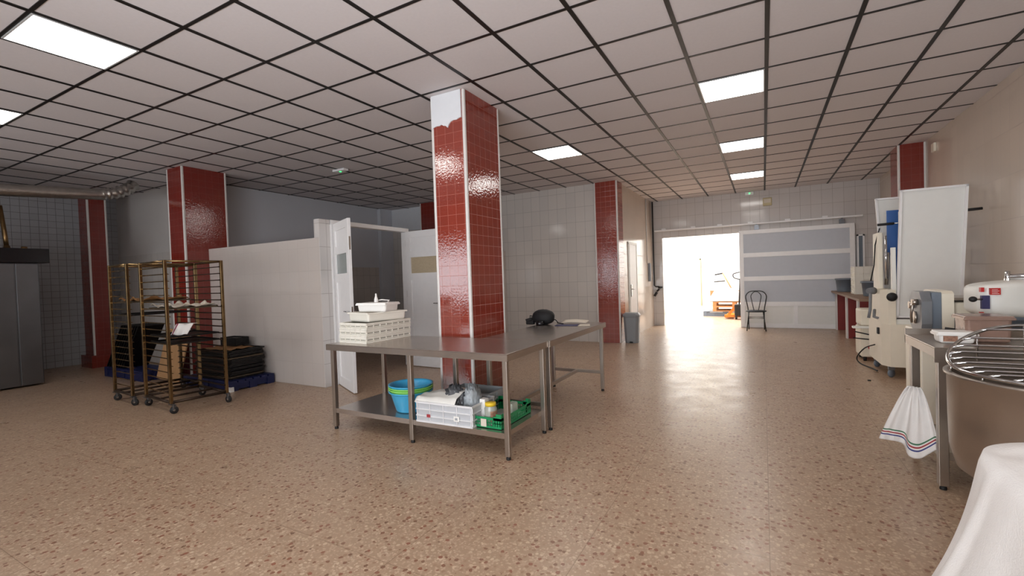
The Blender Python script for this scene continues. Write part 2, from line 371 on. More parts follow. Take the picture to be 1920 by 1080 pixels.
# bright hall beyond
struct('wall_hall_left', MB().box(-5.2, -5.1, YE+.2, 20, 0, 5), 'hall_white', label='sunlit left wall of the hall beyond', cat='wall')
struct('wall_hall_right', MB().box(2.9, 3.0, YE+.2, 20, 0, 5), 'hall_white', label='sunlit right wall of the hall beyond', cat='wall')
struct('wall_hall_back', MB().box(-5.2, 3.0, 20, 20.1, 0, 5), 'hall_white', label='sunlit far wall of the hall beyond', cat='wall')
struct('wall_hall_front', MB().box(-5.2, -2.62, YE+.2, YE+.3, 0, 5).box(-2.62, 3.0, YE+.2, YE+.3, HC, 5), 'hall_white', label='inner face of the end wall seen from the hall', cat='wall')
sk = MB(); sk.box(-5.2, 3, YE+.2, 13, 5, 5.1).box(-5.2, 3, 19.9, 20.1, 5, 5.1)
for x in (-5.2, -3.2, -1.2, .8, 2.9): sk.box(x, x+.1, 13, 20, 5, 5.1)
sko = struct('window_3', sk, 'white_paint', label='glazed roof light over the bright hall', cat='roof light')
bx('pane', 'glass', sko, -5.15, 2.95, 13, 19.95, 5.02, 5.03)
# hall roller door with frame and hall pillar
hd = struct('door_4', MB().box(-3.25, -2.24, 19.93, 20, 0, 1.83), 'hall_white', label='tall pale door at the far end of the bright hall', cat='door')
bx('frame', 'yellowed', hd, -2.24, -2.20, 19.90, 19.99, 0, 1.88); MB().box(-3.25, -2.20, 19.90, 19.99, 1.83, 1.88).build('lintel', 'yellowed', hd)
struct('trim_5', MB().box(-2.15, -1.92, 19.7, 20, 0, 5), 'cream', label='pale square column standing in the bright hall', cat='column')

# cold room partition
part = struct('wall_partition', MB().box(-7.55, -5.02, 4.05, 4.17, 0, 1.95, b=.004), 'tile_part', label='head-high glossy tiled partition right of the baking racks', cat='partition')
struct('wall_partition_side', MB().box(-5.12, -5.02, 5.74, YB, 0, 1.95), 'tile_part', label='side run of the head-high partition behind the central pillar', cat='partition')
struct('trim_6', MB().box(-5.11, -5.02, 4.05, 4.22, 1.95, 2.19).box(-5.02, -5.01, 4.05, 4.22, 0, 2.19), 'tile_end', label='white tiled pier at the corner of the partition', cat='pier')
fr = MB(); fr.box(-5.10, -5.0, 4.22, 4.29, 0, 2.19, b=.004).box(-5.10, -5.0, 5.68, 5.74, 0, 2.19, b=.004).box(-5.10, -4.99, 4.22, 5.74, 2.13, 2.19, b=.004)
struct('trim_7', fr, 'white_paint', label='white door frame in the partition', cat='door frame')
def leaf(name, label, x, y, ang, L, pane, edge):
    o = thing(name, label, 'door', (x, y, 0), ang, kind='structure')
    H = 2.13; t = .02; m = MB()
    m.box(.0, .10, -t, t, .01, H, b=.003).box(L-.10, L, -t, t, .01, H, b=.003)
    for z0, z1 in ((.01, .13), (.68, .76), (1.36, 1.47), (1.72, 1.82), (2.03, H)): m.box(.10, L-.10, -t, t, z0, z1)
    m.build('frame', 'white_paint', o)
    m = MB()
    for z0, z1 in ((.13, .68), (.76, 1.36), (1.82, 2.03)): m.box(.10, L-.10, -.008, .008, z0, z1)
    m.build('panel', 'white_paint', o)
    bx('pane', pane, o, .10, L-.10, -.006, .006, 1.47, 1.72)
    h = MB()
    for s in (-1, 1): h.tube([(L-.05, s*t, 1.0), (L-.05, s*.05, 1.0), (L-.17, s*.055, 1.0)], .008, 8)
    h.build('handle', 'chrome', o)
    k = MB()
    for z in (.9, 1.75): k.box(L-.001, L+.003, -.009, .009, z, z+.16)
    k.build('lock_plate', 'steel', o)
    hh = MB()
    for z in (.25, 1.1, 1.9): hh.tube([(-.008, 0, z), (-.008, 0, z+.1)], .009, 8)
    hh.build('hinge', 'steel', o)
    return o
leaf('door_1', 'white panelled door leaf with grey pane, swung open beside the partition end', -4.985, 4.27, math.atan2(-.32, .63), .70, 'grey_glass', 0)
leaf('door_2', 'white panelled door leaf with beige pane, open against the central pillar', -4.98, 5.66, math.atan2(-.03, .64), .74, 'beige_glass', 0)
# narrow door in the recess wall
d = thing('door_3', 'narrow white door slightly ajar behind the grey pedal bin', 'door', (-2.5, D2b, 0), 0, kind='structure')
bx('leaf', 'white_paint', d, -.05, .012, -.60, 0, .01, D2z-.01, b=.004)
m = MB(); m.box(.012, .03, -.58, -.52, .86, 1.12, b=.004); m.tube([(.03, -.55, 1.02), (.06, -.55, 1.02), (.06, -.44, 1.02)], .009, 8); m.build('handle', 'chrome', d)
MB().box(-.01, .02, -.70, -.665, 0, D2z).box(-.01, .02, -.02, .02, 0, D2z).box(-.01, .02, -.70, .02, D2z-.02, D2z+.03).build('door_frame', 'cream_white', d)

# big sliding door
sd = thing('door_5', 'wide white sliding door with pale blue grey panels, behind the black chair', 'sliding door', (0, YE-.07, 0), 0, kind='structure')
dx0, dx1, dz = -.49, 1.72, 2.27
m = MB(); m.box(dx0, dx0+.09, -.03, .03, .004, dz, b=.003).box(dx1-.09, dx1, -.03, .03, .004, dz, b=.003)
for z0, z1 in ((.004, .1), (.50, .60), (1.09, 1.19), (1.64, 1.74), (dz-.09, dz)): m.box(dx0+.09, dx1-.09, -.03, .03, z0, z1)
m.box(.58, .66, -.03, .03, .1, .50)
m.build('frame', 'white_paint', sd)
for z0, z1 in ((.60, 1.09), (1.19, 1.64), (1.74, dz-.09)): bx('panel', 'panel_grey', sd, dx0+.09, dx1-.09, -.012, .012, z0, z1)
for a, b_ in ((dx0+.09, .58), (.66, dx1-.09)): bx('lower_panel', 'wing', sd, a, b_, -.012, .012, .1, .50)
m = MB()
for x in (-.12, 1.5): m.box(x-.05, x+.05, -.02, .02, dz, dz+.10, b=.004).tube([(x, -.035, dz+.1), (x, .035, dz+.1)], .025, 10)
m.build('hanger', 'steel_dark', sd)
m = MB(); m.box(-2.42, 1.86, YE-.13, YE-.03, 2.395, 2.43, b=.004)
for x in (-2.2, -1.5, -.9, -.25, .5, 1.2): m.box(x-.05, x+.05, YE-.06, YE, 2.43, 2.47)
struct('trim_8', m, 'white_paint', label='long white sliding door rail on the end wall', cat='rail')
m = MB(); m.box(1.76, 1.79, YE-.04, YE, .9, 2.02).box(1.86, 1.89, YE-.04, YE, .9, 2.02).box(1.76, 1.89, YE-.04, YE, 1.99, 2.02)
o = struct('window_4', m, 'white_paint', label='narrow white window frame right of the sliding door', cat='window'); bx('pane', 'grey_blue', o, 1.79, 1.86, YE-.015, YE-.005, .9, 1.99)

# ================================================================ PILLARS
def pillar(label, x0, x1, y0, y1, m='red_tile', beads=((1, 0),), top=HC, red_base=False):
    o = thing('tiled_pillar', label, 'pillar', (0, 0, 0)); o['kind'] = 'structure'
    bx('shaft', m, o, x0, x1, y0, y1, 0, top)
    for (ix, iy) in beads:
        cx, cy = (x0, x1)[ix], (y0, y1)[iy]; sx, sy = (-1, 1)[ix], (-1, 1)[iy]
        a = MB(); a.box(min(cx-sx*.026, cx+sx*.006), max(cx-sx*.026, cx+sx*.006), min(cy-sy*.026, cy+sy*.006), max(cy-sy*.026, cy+sy*.006), 0, top, b=.010)
        a.build('corner_bead', 'trim_white', o)
    return o
P = pillar('central red tiled pillar with a bare white patch at its top', -2.89, -2.495, 3.73, 4.385, beads=((1, 0), (0, 0), (1, 1)))
poly = [(-2.882, HC-.002), (-2.882, 2.845), (-2.86, 2.865), (-2.82, 2.872), (-2.79, 2.868), (-2.765, 2.878), (-2.74, 2.862), (-2.715, 2.858), (-2.69, 2.835), (-2.675, 2.862), (-2.655, 2.885), (-2.62, 2.895), (-2.585, 2.892), (-2.55, 2.905), (-2.527, 2.908), (-2.527, HC-.002)]
MB().prism(poly, 'y', 3.718, 3.73).build('bare_patch', 'patch', P)
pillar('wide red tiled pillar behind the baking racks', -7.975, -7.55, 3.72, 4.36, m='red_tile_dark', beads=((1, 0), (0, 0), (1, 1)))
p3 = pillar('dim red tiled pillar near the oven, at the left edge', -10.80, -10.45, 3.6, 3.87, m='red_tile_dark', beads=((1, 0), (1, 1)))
bx('plinth', 'red_tile_dark', p3, -10.86, -10.42, 3.55, 3.92, 0, .22)
pillar('red tiled pillar at the corner of the recess, beside the grey pedal bin', -2.93, -2.47, 8.9, 9.28, beads=((1, 0), (0, 0)))
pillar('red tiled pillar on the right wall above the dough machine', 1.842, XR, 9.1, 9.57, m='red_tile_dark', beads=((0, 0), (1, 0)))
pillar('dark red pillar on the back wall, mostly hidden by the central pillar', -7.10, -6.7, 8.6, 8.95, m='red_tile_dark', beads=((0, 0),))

# ================================================================ CEILING THINGS
def celll(i, j, label):
    x, y = X0+i*TX+.014, Y0+j*TY+.010
    o = thing('ceiling_light', label, 'ceiling light', (x, y, HC), group='square ceiling light panels')
    wx, wy = TX-.028, TY-.02
    bx('diffuser', 'light', o, .012, wx-.012, .012, wy-.012, -.010, -.001)
    MB().box(0, wx, 0, .012, -.011, -.0005).box(0, wx, wy-.012, wy, -.011, -.0005).box(0, .012, .012, wy-.012, -.011, -.0005).box(wx-.012, wx, .012, wy-.012, -.011, -.0005).build('frame', 'light_frame', o)
for i, j, l in ((-8, -4, 'large lit ceiling panel at the upper left, nearest the viewer'), (-12, -4, 'lit ceiling panel cut off by the left edge of the photo'),
                (-1, 2, 'nearest lit ceiling panel of the row of three on the right'), (-1, 6, 'middle lit ceiling panel of the row of three on the right'),
                (-1, 10, 'farthest lit ceiling panel of the row of three on the right'), (-5, 4, 'lit ceiling panel just right of the central pillar'),
                (-1, -4, 'lit ceiling panel overhead, nearly above the viewpoint'), (-5, -7, 'lit ceiling panel behind the viewpoint, middle of the room')):
    celll(i, j, l)
o = thing('emergency_light', 'small white ceiling fitting with a green led, left of the central pillar', 'emergency light', (-5.9, 5.22, HC-.006))
MB().box(-.13, .13, -.05, .05, -.035, 0, b=.008).build('housing', 'white_paint', o); bx('indicator', 'led', o, -.012, .012, -.012, .012, -.043, -.035)
o = thing('emergency_light', 'small green led lamp at the top of the end wall', 'emergency light', (-.25, YE, 3.13))
MB().box(-.09, .09, -.04, 0, -.035, .035, b=.008).build('housing', 'white_paint', o); bx('indicator', 'led', o, -.012, .012, -.046, -.04, -.012, .012)
o = thing('wall_sign', 'yellowed square plastic sign box on the end wall above the sliding door', 'sign box', (.11, YE, 2.9))
MB().box(-.09, .09, -.06, 0, -.09, .09, b=.01).build('box', 'yellowed', o); bx('face', 'paper', o, -.07, .07, -.064, -.06, -.03, .06)

# ================================================================ STEEL TABLES
TZ = .79
def leg(parent, x, y, z1, s=.02, foot=True):
    l = bx('leg', 'steel', parent, x-s, x+s, y-s, y+s, .025 if foot else 0, z1, b=.004)
    if foot: MB().lathe([(0, 0), (.017, 0), (.018, .006), (.015, .027), (0, .027)], 12, (x, y, 0)).build('foot', 'rubber', l)
ta = thing('steel_table', 'long stainless steel table with a lower shelf, in front of the central pillar', 'table', (0, 0, 0))
m = MB(); m.box(-3.545, -1.635, 2.885, 3.61, TZ-.008, TZ, b=.003)
m.box(-3.545, -1.635, 2.885, 2.90, TZ-.055, TZ-.008).box(-3.545, -1.635, 3.595, 3.61, TZ-.055, TZ-.008).box(-3.545, -3.53, 2.9, 3.595, TZ-.055, TZ-.008).box(-1.65, -1.635, 2.9, 3.595, TZ-.055, TZ-.008)
m.build('tabletop', 'steel_top', ta)
for x in (-3.5, -2.585, -1.676):
    for y in (2.93, 3.565): leg(ta, x, y, TZ-.01)
m = MB(); m.box(-3.48, -1.69, 2.915, 3.58, .19, .197)
m.box(-3.48, -1.69, 2.915, 2.925, .155, .19).box(-3.48, -1.69, 3.57, 3.58, .155, .19).box(-3.48, -3.47, 2.925, 3.57, .155, .19).box(-1.70, -1.69, 2.925, 3.57, .155, .19)
m.build('shelf', 'steel_top', ta)
tb = thing('steel_table', 'open-framed stainless steel table with black bag on it, running away behind the first table', 'table', (0, 0, 0))
m = MB(); m.box(-2.31, -1.62, 3.615, 5.21, TZ-.008, TZ, b=.003)
m.box(-2.31, -1.62, 3.615, 3.63, TZ-.055, TZ-.008).box(-2.31, -1.62, 5.195, 5.21, TZ-.055, TZ-.008).box(-2.31, -2.295, 3.63, 5.195, TZ-.055, TZ-.008).box(-1.635, -1.62, 3.63, 5.195, TZ-.055, TZ-.008)
m.build('tabletop', 'steel_top', tb)
for x in (-2.27, -1.66):
    for y in (3.66, 5.15): leg(tb, x, y, TZ-.01)
MB().box(-2.25, -1.68, 5.137, 5.163, .20, .235, b=.003).box(-2.25, -1.68, 3.647, 3.673, .20, .235, b=.003).box(-1.98, -1.95, 3.66, 5.14, .20, .235, b=.003).build('stretcher', 'steel', tb)

# ---- things on the lower shelf
SZ = .198
def basin(label, z, m, s=1.0):
    o = thing('basin', label, 'basin', (-2.78, 3.15, z), 0, 'nested round basins on the lower shelf')
    pr = [(0, .004), (.13*s, .004), (.135*s, .01), (.175*s, .15), (.185*s, .165), (.19*s, .17), (.196*s, .17), (.197*s, .178), (.184*s, .178), (.176*s, .168), (.172*s, .155), (.13*s, .014), (0, .012)]
    MB().lathe(pr, 40, (0, 0, 0)).build('bowl', m, o); return o
basin('sky blue basin at the bottom of the nested basins on the shelf', SZ, 'basin_blue')
basin('lime green basin between the two blue basins', SZ+.022, 'basin_green', 1.0)
basin('second lime green basin, under the topmost blue basin', SZ+.040, 'basin_green', 1.0)
basin('topmost sky blue basin in the nest on the shelf', SZ+.058, 'basin_blue', 1.0)
def crate(name, label, loc, rz, L, W, H, m, rim_notch=False, lattice=False, ribs=6, group=None, tilt=None, pane=None):
    o = thing(name, label, 'crate', loc, rz, group)
    t = .004; b = MB()
    b.box(0, L, 0, W, 0, t)
    if not lattice:
        b.box(0, L, 0, t, t, H).box(0, L, W-t, W, t, H).box(0, t, t, W-t, t, H).box(L-t, L, t, W-t, t, H)
        b.build('body', pane or m, o)
        r = MB()
        for z in (H-.012, H*.62, H*.3, 0): 
            hh = .014 if z > H-.02 or z == 0 else .008; d_ = .009
            r.box(-d_, L+d_, -d_, 0, z, z+hh).box(-d_, L+d_, W, W+d_, z, z+hh).box(-d_, 0, 0, W, z, z+hh).box(L, L+d_, 0, W, z, z+hh)
        n = ribs
        for k in range(n+1):
            x = k*(L-.006)/n; r.box(x, x+.006, -.009, 0, 0, H).box(x, x+.006, W, W+.009, 0, H)
        n = max(2, int(ribs*W/L))
        for k in range(n+1):
            y = k*(W-.006)/n; r.box(-.009, 0, y, y+.006, 0, H).box(L, L+.009, y, y+.006, 0, H)
        r.build('rib', m, o)
    else:
        # open slotted crate with notched sides and raised corners
        b.build('base', 'crate_white', o)
        def side(a, bb, hor, off):
            r = MB(); N = bb-a
            def q(x0, x1, z0, z1, off):
                if hor: r.box(x0, x1, off, off+.006, z0, z1)
                else: r.box(off, off+.006, x0, x1, z0, z1)
            if True:
                q(a, bb, 0, .02, off); q(a, bb, .065, .085, off); q(a, bb, .04, .046, off)
                k = a
                while k < bb-.004: q(k, k+.006, .02, .065, off); k += .022
                q(a, a+.07, .02, H-.02, off); q(bb-.07, bb, .02, H-.02, off); q(a, a+.045, H-.02, H, off); q(bb-.045, bb, H-.02, H, off)
            return r
        
        for off in (0, W-.006): side(0, L, True, off).build('long_side', m, o)
        for off in (0, L-.006): side(.006, W-.006, False, off).build('short_side', m, o)
    return o
c1 = crate('plastic_crate', 'white plastic crate full of bags, standing on the front of the lower shelf', (-2.5, 2.90, SZ), .03, .52, .34, .165, 'crate_white', ribs=4, pane='crate_haze')
m = MB().box(.10, .135, -.0115, -.0095, .045, .07); m.build('red_mark', 'cloth_red', c1)
MB().box(.36, .41, -.0115, -.0095, .04, .08).build('label_plate', 'white_tub', c1)
MB().box(.374, .380, -.0125, -.0117, .048, .07).box(.388, .394, -.0125, -.0117, .048, .07).box(.380, .388, -.0125, -.0117, .058, .062).build('label_print', 'grey_blue', c1)
crate('plastic_crate', 'translucent grey crate behind the white crate on the shelf', (-2.47, 3.275, SZ), .02, .42, .27, .17, 'crate_grey', ribs=3)
gc = crate('slotted_crate', 'green slotted crate holding a yellow-lidded jar, at the right of the shelf', (-2.0, 2.95, SZ), .0, .30, .50, .115, 'crate_green', lattice=True)
gc.rotation_euler.z = .0; gc.location = (-2.05, 2.965, SZ)
bx('label_card', 'paper', gc, .12, .17, -.0035, -.001, .012, .07)
def noise3(x, y, s=1.0):
    return (math.sin(x*7.1*s+1.3)*math.cos(y*6.3*s+.7)+.6*math.sin(x*13.7*s+y*9.1*s)+.4*math.cos(y*21.3*s-x*17.9*s))/2
def lump(name, label, cat, c, sx, sy, sz, m, amp=.25, s=3, grp=None, seed=0, mats=None):
    bm = bmesh.new(); bmesh.ops.create_icosphere(bm, subdivisions=4, radius=1)
    for v in bm.verts:
        p = v.co; n = noise3(p.x+seed, p.y+p.z*1.3+seed, s*.5); k = 1+amp*n
        z = p.z*k*sz
        v.co = Vector((p.x*k*sx, p.y*k*sy, max(z, -sz*.5)+sz*.5))
    o = MB().frombm(bm).build(name, m); o.location = c; return tag(o, label, cat, grp)
# white bag sticking over crate front
def bagf(u, v):
    x = -.02+u*.40; y = -.03+v*.30
    z = .185+.06*u*v+.02*math.sin(v*PI)*(.5+u)+.004*math.sin(u*14+v*5)+.003*math.sin(v*17)
    if v < .12: z -= (.12-v)*.25
    return (x, y, z)
o = MB().grid(bagf, 26, 18).build('plastic_bag', 'bag', solid=.002); o.location = (-2.51, 2.93, SZ); tag(o, 'white folded plastic bag lying across the top of the white crate', 'bag')
lump('plastic_bag', 'smoky dark plastic bag bunched in the white crate', 'bag', (-2.22, 3.05, SZ+.07), .10, .07, .14, 'dark_bag', .35, 5, seed=2)
lump('plastic_bag', 'grey plastic bag at the right end of the white crate', 'bag', (-2.09, 3.1, SZ+.06), .07, .09, .15, 'crate_grey', .3, 5, seed=5)
def jar(label, x, y, r, h, lid):
    o = thing('jar', label, 'jar', (x, y, SZ+.005))
    MB().lathe([(0, 0), (r*.92, 0), (r, .01), (r, h*.75), (r*.8, h*.86), (r*.8, h*.88), (r*.74, h*.88), (r*.74, h*.86), (r*.95, h*.74), (r*.95, .014), (0, .012)], 28).build('body', 'jar', o)
    MB().lathe([(0, h), (r*.84, h), (r*.88, h-.006), (r*.88, h*.86), (r*.8, h*.86)], 28).build('lid', lid, o)
    MB().lathe([(r+.001, h*.2), (r+.001, h*.66)], 12, ang=PI*.6, mtx=Matrix.Rotation(-PI*.35, 4, 'Z')).build('label_wrap', 'picture', o)
jar('clear round jar with a yellow screw lid in the green crate', -1.885, 3.04, .05, .175, 'yellow')
tag(MB().box(-2.00, -1.95, 3.06, 3.12, SZ+.006, SZ+.19, b=.004).build('carton', 'white_tub'), 'tall white carton beside the jar in the green crate', 'carton')
tag(MB().box(-1.83, -1.77, 3.18, 3.28, SZ+.006, SZ+.14, b=.01).build('bottle_box', 'jar'), 'small clear box at the right of the green crate', 'box')

# ---- stacked milky crates, tub and bucket on the table
crz = -.04
for k in range(3):
    z = TZ+.001+k*.062
    crate('stacking_crate', ['milky shallow crate at the bottom of the stack on the table', 'middle one of the milky shallow crates on the table', 'topmost milky shallow crate, under the cream tub'][k],
          (-3.50+.004*k, 3.02, z), crz, .345, .55, .058, 'crate_clear', ribs=5, group='milky stacking crates on the table', pane='crate_pane')
z0 = TZ+.188
def tub(name, label, cat, loc, rz, L, W, H, m, rim=.012, lid=False, flare=.96):
    o = thing(name, label, cat, loc, rz); b = MB()
    a = [(-L/2*flare, -W/2*flare), (L/2*flare, -W/2*flare), (L/2*flare, W/2*flare), (-L/2*flare, W/2*flare)]; t = [(x/flare, y/flare) for x, y in a]
    bm = bmesh.new(); vs = [bm.verts.new((x, y, 0)) for x, y in a]+[bm.verts.new((x, y, H)) for x, y in t]
    bm.faces.new(vs[3::-1]); 
    for i_ in range(4): bm.faces.new((vs[i_], vs[(i_+1) % 4], vs[4+(i_+1) % 4], vs[4+i_]))
    bmesh.ops.bevel(bm, geom=[e_ for e_ in bm.edges if len(e_.link_faces) == 2], offset=.018, segments=3, profile=.5, affect='EDGES')
    b.frombm(bm, smooth=False); x, y = L/2, W/2
    bo = b.build('body', m, o, solid=.004)
    r = MB(); r.box(-x-rim, x+rim, -y-rim, -y+.003, H-.014, H, b=.003).box(-x-rim, x+rim, y-.003, y+rim, H-.014, H, b=.003).box(-x-rim, -x+.003, -y+.003, y-.003, H-.014, H).box(x-.003, x+rim, -y+.003, y-.003, H-.014, H)
    if lid: r.box(-x-rim*.6, x+rim*.6, -y-rim*.6, y+rim*.6, H-.002, H+.01, b=.004)
    r.build('lid' if lid else 'rim', m, o); return o
tub('storage_tub', 'cream rectangular tub on top of the milky crates', 'tub', (-3.30, 3.3, z0), PI/2-.2, .42, .33, .085, 'crate_clear', flare=.97)
bk = tub('lidded_bucket', 'small white lidded bucket with raised handle, topmost on the pile', 'bucket', (-3.27, 3.28, z0+.086), .1, .33, .2, .075, 'white_tub', lid=True, flare=.95)
m = MB(); m.tube([(.17, -.1, .06), (.16, -.03, .105), (.05, 0, .11), (-.03, .02, .10)], .006, 8); m.build('handle', 'white_tub', bk)
o = MB().lathe([(0, 0), (.02, 0), (.018, .03), (.009, .06), (.007, .085), (0, .087)], 14, (-3.27, 3.26, z0+.172)).build('nozzle', 'white_tub'); tag(o, 'small white piping nozzle standing on the bucket lid', 'nozzle')
# ---- hat-like black bag and papers on the second table
o = thing('camera_bag', 'rounded black bag with straps lying on the second steel table', 'bag', (-2.25, 4.86, TZ+.001), 0)
bm = bmesh.new(); bmesh.ops.create_icosphere(bm, subdivisions=4, radius=1)
for v in bm.verts:
    p = v.co; zz = math.copysign(abs(p.z)**.8, p.z); k = 1+.03*noise3(p.x*2, p.y*2+p.z)
    v.co = Vector((p.x*.135*k, p.y*.09*k, max(zz*.09*k+.085, 0)))
MB().frombm(bm).build('body', 'black', o)
MB().tube([(-.1, -.03, .02), (-.18, -.05, .02), (-.20, -.05, .045), (-.12, -.02, .07)], .02, 10).box(-.20, -.1, -.07, -.01, .0, .045, b=.012).build('side_pouch', 'black', o)
MB().lathe([(0, 0), (.045, 0), (.05, .01), (.05, .05), (0, .05)], 18, (.0, -.1, 0)).build('lens_cap', 'black_gloss', o)
MB().tube([(-.13, 0, .09), (-.165, -.02, .1), (-.16, -.03, .075), (-.13, -.02, .06)], .006, 8).build('strap', 'black', o)
MB().tube([(.12, 0, .06), (.16, -.02, .055), (.19, -.03, .03), (.17, .0, .02), (.23, .04, .006)], .006, 8).build('strap', 'black', o)
def sheet(name, label, x, y, rz, L, W, z, m, cat='paper', curl=.0):
    o = MB().grid(lambda u, v: ((u-.5)*L, (v-.5)*W, curl*math.sin(u*PI)*.5+curl*v*v), 8, 6).build(name, m, solid=.002); o.location = (x, y, z); o.rotation_euler.z = rz; return tag(o, label, cat)
sheet('leaflet', 'dark blue printed leaflet on the second steel table', -1.94, 4.82, .2, .26, .17, TZ+.003, 'navy')
sheet('leaflet', 'white leaflet sheet at the table edge right of the blue one', -1.76, 4.86, .35, .13, .20, TZ+.003, 'paper')
sheet('leaflet', 'folded white paper lying behind the blue leaflet', -1.93, 5.03, .05, .30, .13, TZ+.012, 'paper', curl=.02)

# ================================================================ BAKING RACKS
def rack(label, P, zt, n, wheels=True):
    # P: near-left, near-right, far-right, far-left posts (world xy); runners along near and far sides
    o = thing('baking_rack', label, 'rack', (0, 0, 0)); s = .015
    for (x, y) in P: bx('post', 'rack', o, x-s, x+s, y-s, y+s, .11, zt, b=.003)
    def bar(m, a, b_, z, r=.008):
        a = Vector((a[0], a[1], z)); b_ = Vector((b_[0], b_[1], z)); m.tube([a, b_], r, 6)
    m = MB()
    for k in range(4): bar(m, P[k], P[(k+1) % 4], zt-.012, .013)
    m.build('top_frame', 'rack', o)
    m = MB()
    for k in range(4): bar(m, P[k], P[(k+1) % 4], .125, .016)
    bar(m, ((P[0][0]+P[1][0])/2, (P[0][1]+P[1][1])/2), ((P[2][0]+P[3][0])/2, (P[2][1]+P[3][1])/2), .125, .012)
    m.build('base_frame', 'rack_dark', o)
    for k in range(n):
        z = .2+k*(zt-.28)/(n-1)
        for a, b_ in ((P[0], P[1]), (P[3], P[2])):
            A = Vector((a[0], a[1], 0)); B = Vector((b_[0], b_[1], 0)); dd = (B-A).normalized(); nn = Vector((-dd.y, dd.x, 0)); ins = nn*(.02 if a is P[0] else -.02)
            m = MB(); A2 = A+ins; B2 = B+ins
            m.add([A2+Vector((0, 0, z)), B2+Vector((0, 0, z)), B2+Vector((0, 0, z+.012)), A2+Vector((0, 0, z+.012)), A2+ins*.9+Vector((0, 0, z)), B2+ins*.9+Vector((0, 0, z)), B2+ins*.9+Vector((0, 0, z+.003)), A2+ins*.9+Vector((0, 0, z+.003))],
                  [(0, 1, 2, 3), (0, 4, 5, 1), (4, 7, 6, 5), (3, 2, 6, 7), (0, 3, 7, 4), (1, 5, 6, 2)])
            m.build('runner', 'rack' if a is P[0] else 'rack_dark', o)
    for k, (x, y) in enumerate(P):
        a = random.uniform(0, PI); dx, dy = math.cos(a)*.022, math.sin(a)*.022
        c = MB().box(x-.022, x+.022, y-.022, y+.022, .100, .112).box(x+dx-.016, x+dx+.016, y+dy-.016, y+dy+.016, .04, .100, b=.003).build('caster_fork', 'steel_dark', o)
        w_ = MB().lathe([(0, -.014), (.034, -.014), (.04, -.009), (.04, .009), (.034, .014), (0, .014)], 20, mtx=Matrix.Translation((x+dx, y+dy, .0405)) @ Matrix.Rotation(a, 4, 'Z') @ Matrix.Rotation(PI/2, 4, 'X'))
        w_.lathe([(0, -.017), (.012, -.017), (.012, .017), (0, .017)], 12, mi=1, mtx=Matrix.Translation((x+dx, y+dy, .0405)) @ Matrix.Rotation(a, 4, 'Z') @ Matrix.Rotation(PI/2, 4, 'X'))
        w_.build('wheel', ['rubber', 'steel'], c)
    return o
PA = [(-7.02, 2.60), (-6.50, 2.57), (-6.44, 3.28), (-6.96, 3.31)]
PB = [(-6.30, 2.62), (-5.62, 2.56), (-5.54, 3.10), (-6.22, 3.16)]
rack('leftmost brassy wheeled baking rack, nearer the oven', PA, 1.66, 19)
rack('right-hand brassy wheeled baking rack with a white towel in it', PB, 1.66, 19)
def rack_z(k): return .2+k*(1.66-.28)/18+.0035
def traymesh(L, W, h=.018):
    m = MB(); m.box(-L/2, L/2, -W/2, W/2, 0, .003)
    m.box(-L/2, L/2, -W/2, -W/2+.004, .003, h).box(-L/2, L/2, W/2-.004, W/2, .003, h).box(-L/2, -L/2+.004, -W/2, W/2, .003, h).box(L/2-.004, L/2, -W/2, W/2, .003, h); return m
def tray(label, x, y, z, rz, L, W, m, rx=0, ry=0, group=None, name='baking_tray'):
    o = traymesh(L, W).build(name, m); o.location = (x, y, z); o.rotation_euler = (rx, ry, rz); return tag(o, label, 'baking tray', group)
rB = math.atan2(-.06, .68); cB = (-5.92, 2.86)
tray('dark tray with the paper sheet, in the upper half of the right-hand rack', cB[0]+.02, cB[1], rack_z(12), rB, .62, .46, 'tray_edge')
tray('dark tray under the white towel in the right-hand rack', cB[0]+.02, cB[1], rack_z(8), rB, .62, .46, 'tray')
tray('lowest dark tray in the right-hand rack', cB[0]+.02, cB[1], rack_z(7), rB, .62, .46, 'tray')
rA = math.atan2(-.03, .52); cA = (-6.73, 2.94)
tray('upper tray with brown baked paper in the leftmost rack', cA[0], cA[1], rack_z(13), rA, .50, .60, 'tray_edge')
tray('second tray down in the leftmost rack', cA[0], cA[1], rack_z(11), rA, .50, .60, 'tray')
def paperf(L, W, amp):
    def f(u, v):
        e_ = (2*u-1)**8+(2*v-1)**8
        return ((u-.5)*L, (v-.5)*W, .006+amp*max(0, noise3(u*1.2, v*1.4))*1.2+amp*.8*min(e_, 1)*abs(math.sin(u*9+v*7)))
    return f
o = MB().grid(paperf(.60, .45, .035), 30, 22).build('baking_paper', 'paper', solid=.0015); o.location = (cB[0]+.04, cB[1], rack_z(12)+.01); o.rotation_euler.z = rB; tag(o, 'crinkled pale baking paper on the upper tray of the right-hand rack', 'baking paper')
o = MB().grid(paperf(.49, .58, .035), 30, 22).build('baking_paper', 'brown_paper', solid=.0015); o.location = (cA[0]+.01, cA[1], rack_z(13)+.01); o.rotation_euler.z = rA; tag(o, 'browned crinkled baking paper on the upper tray of the leftmost rack', 'baking paper')
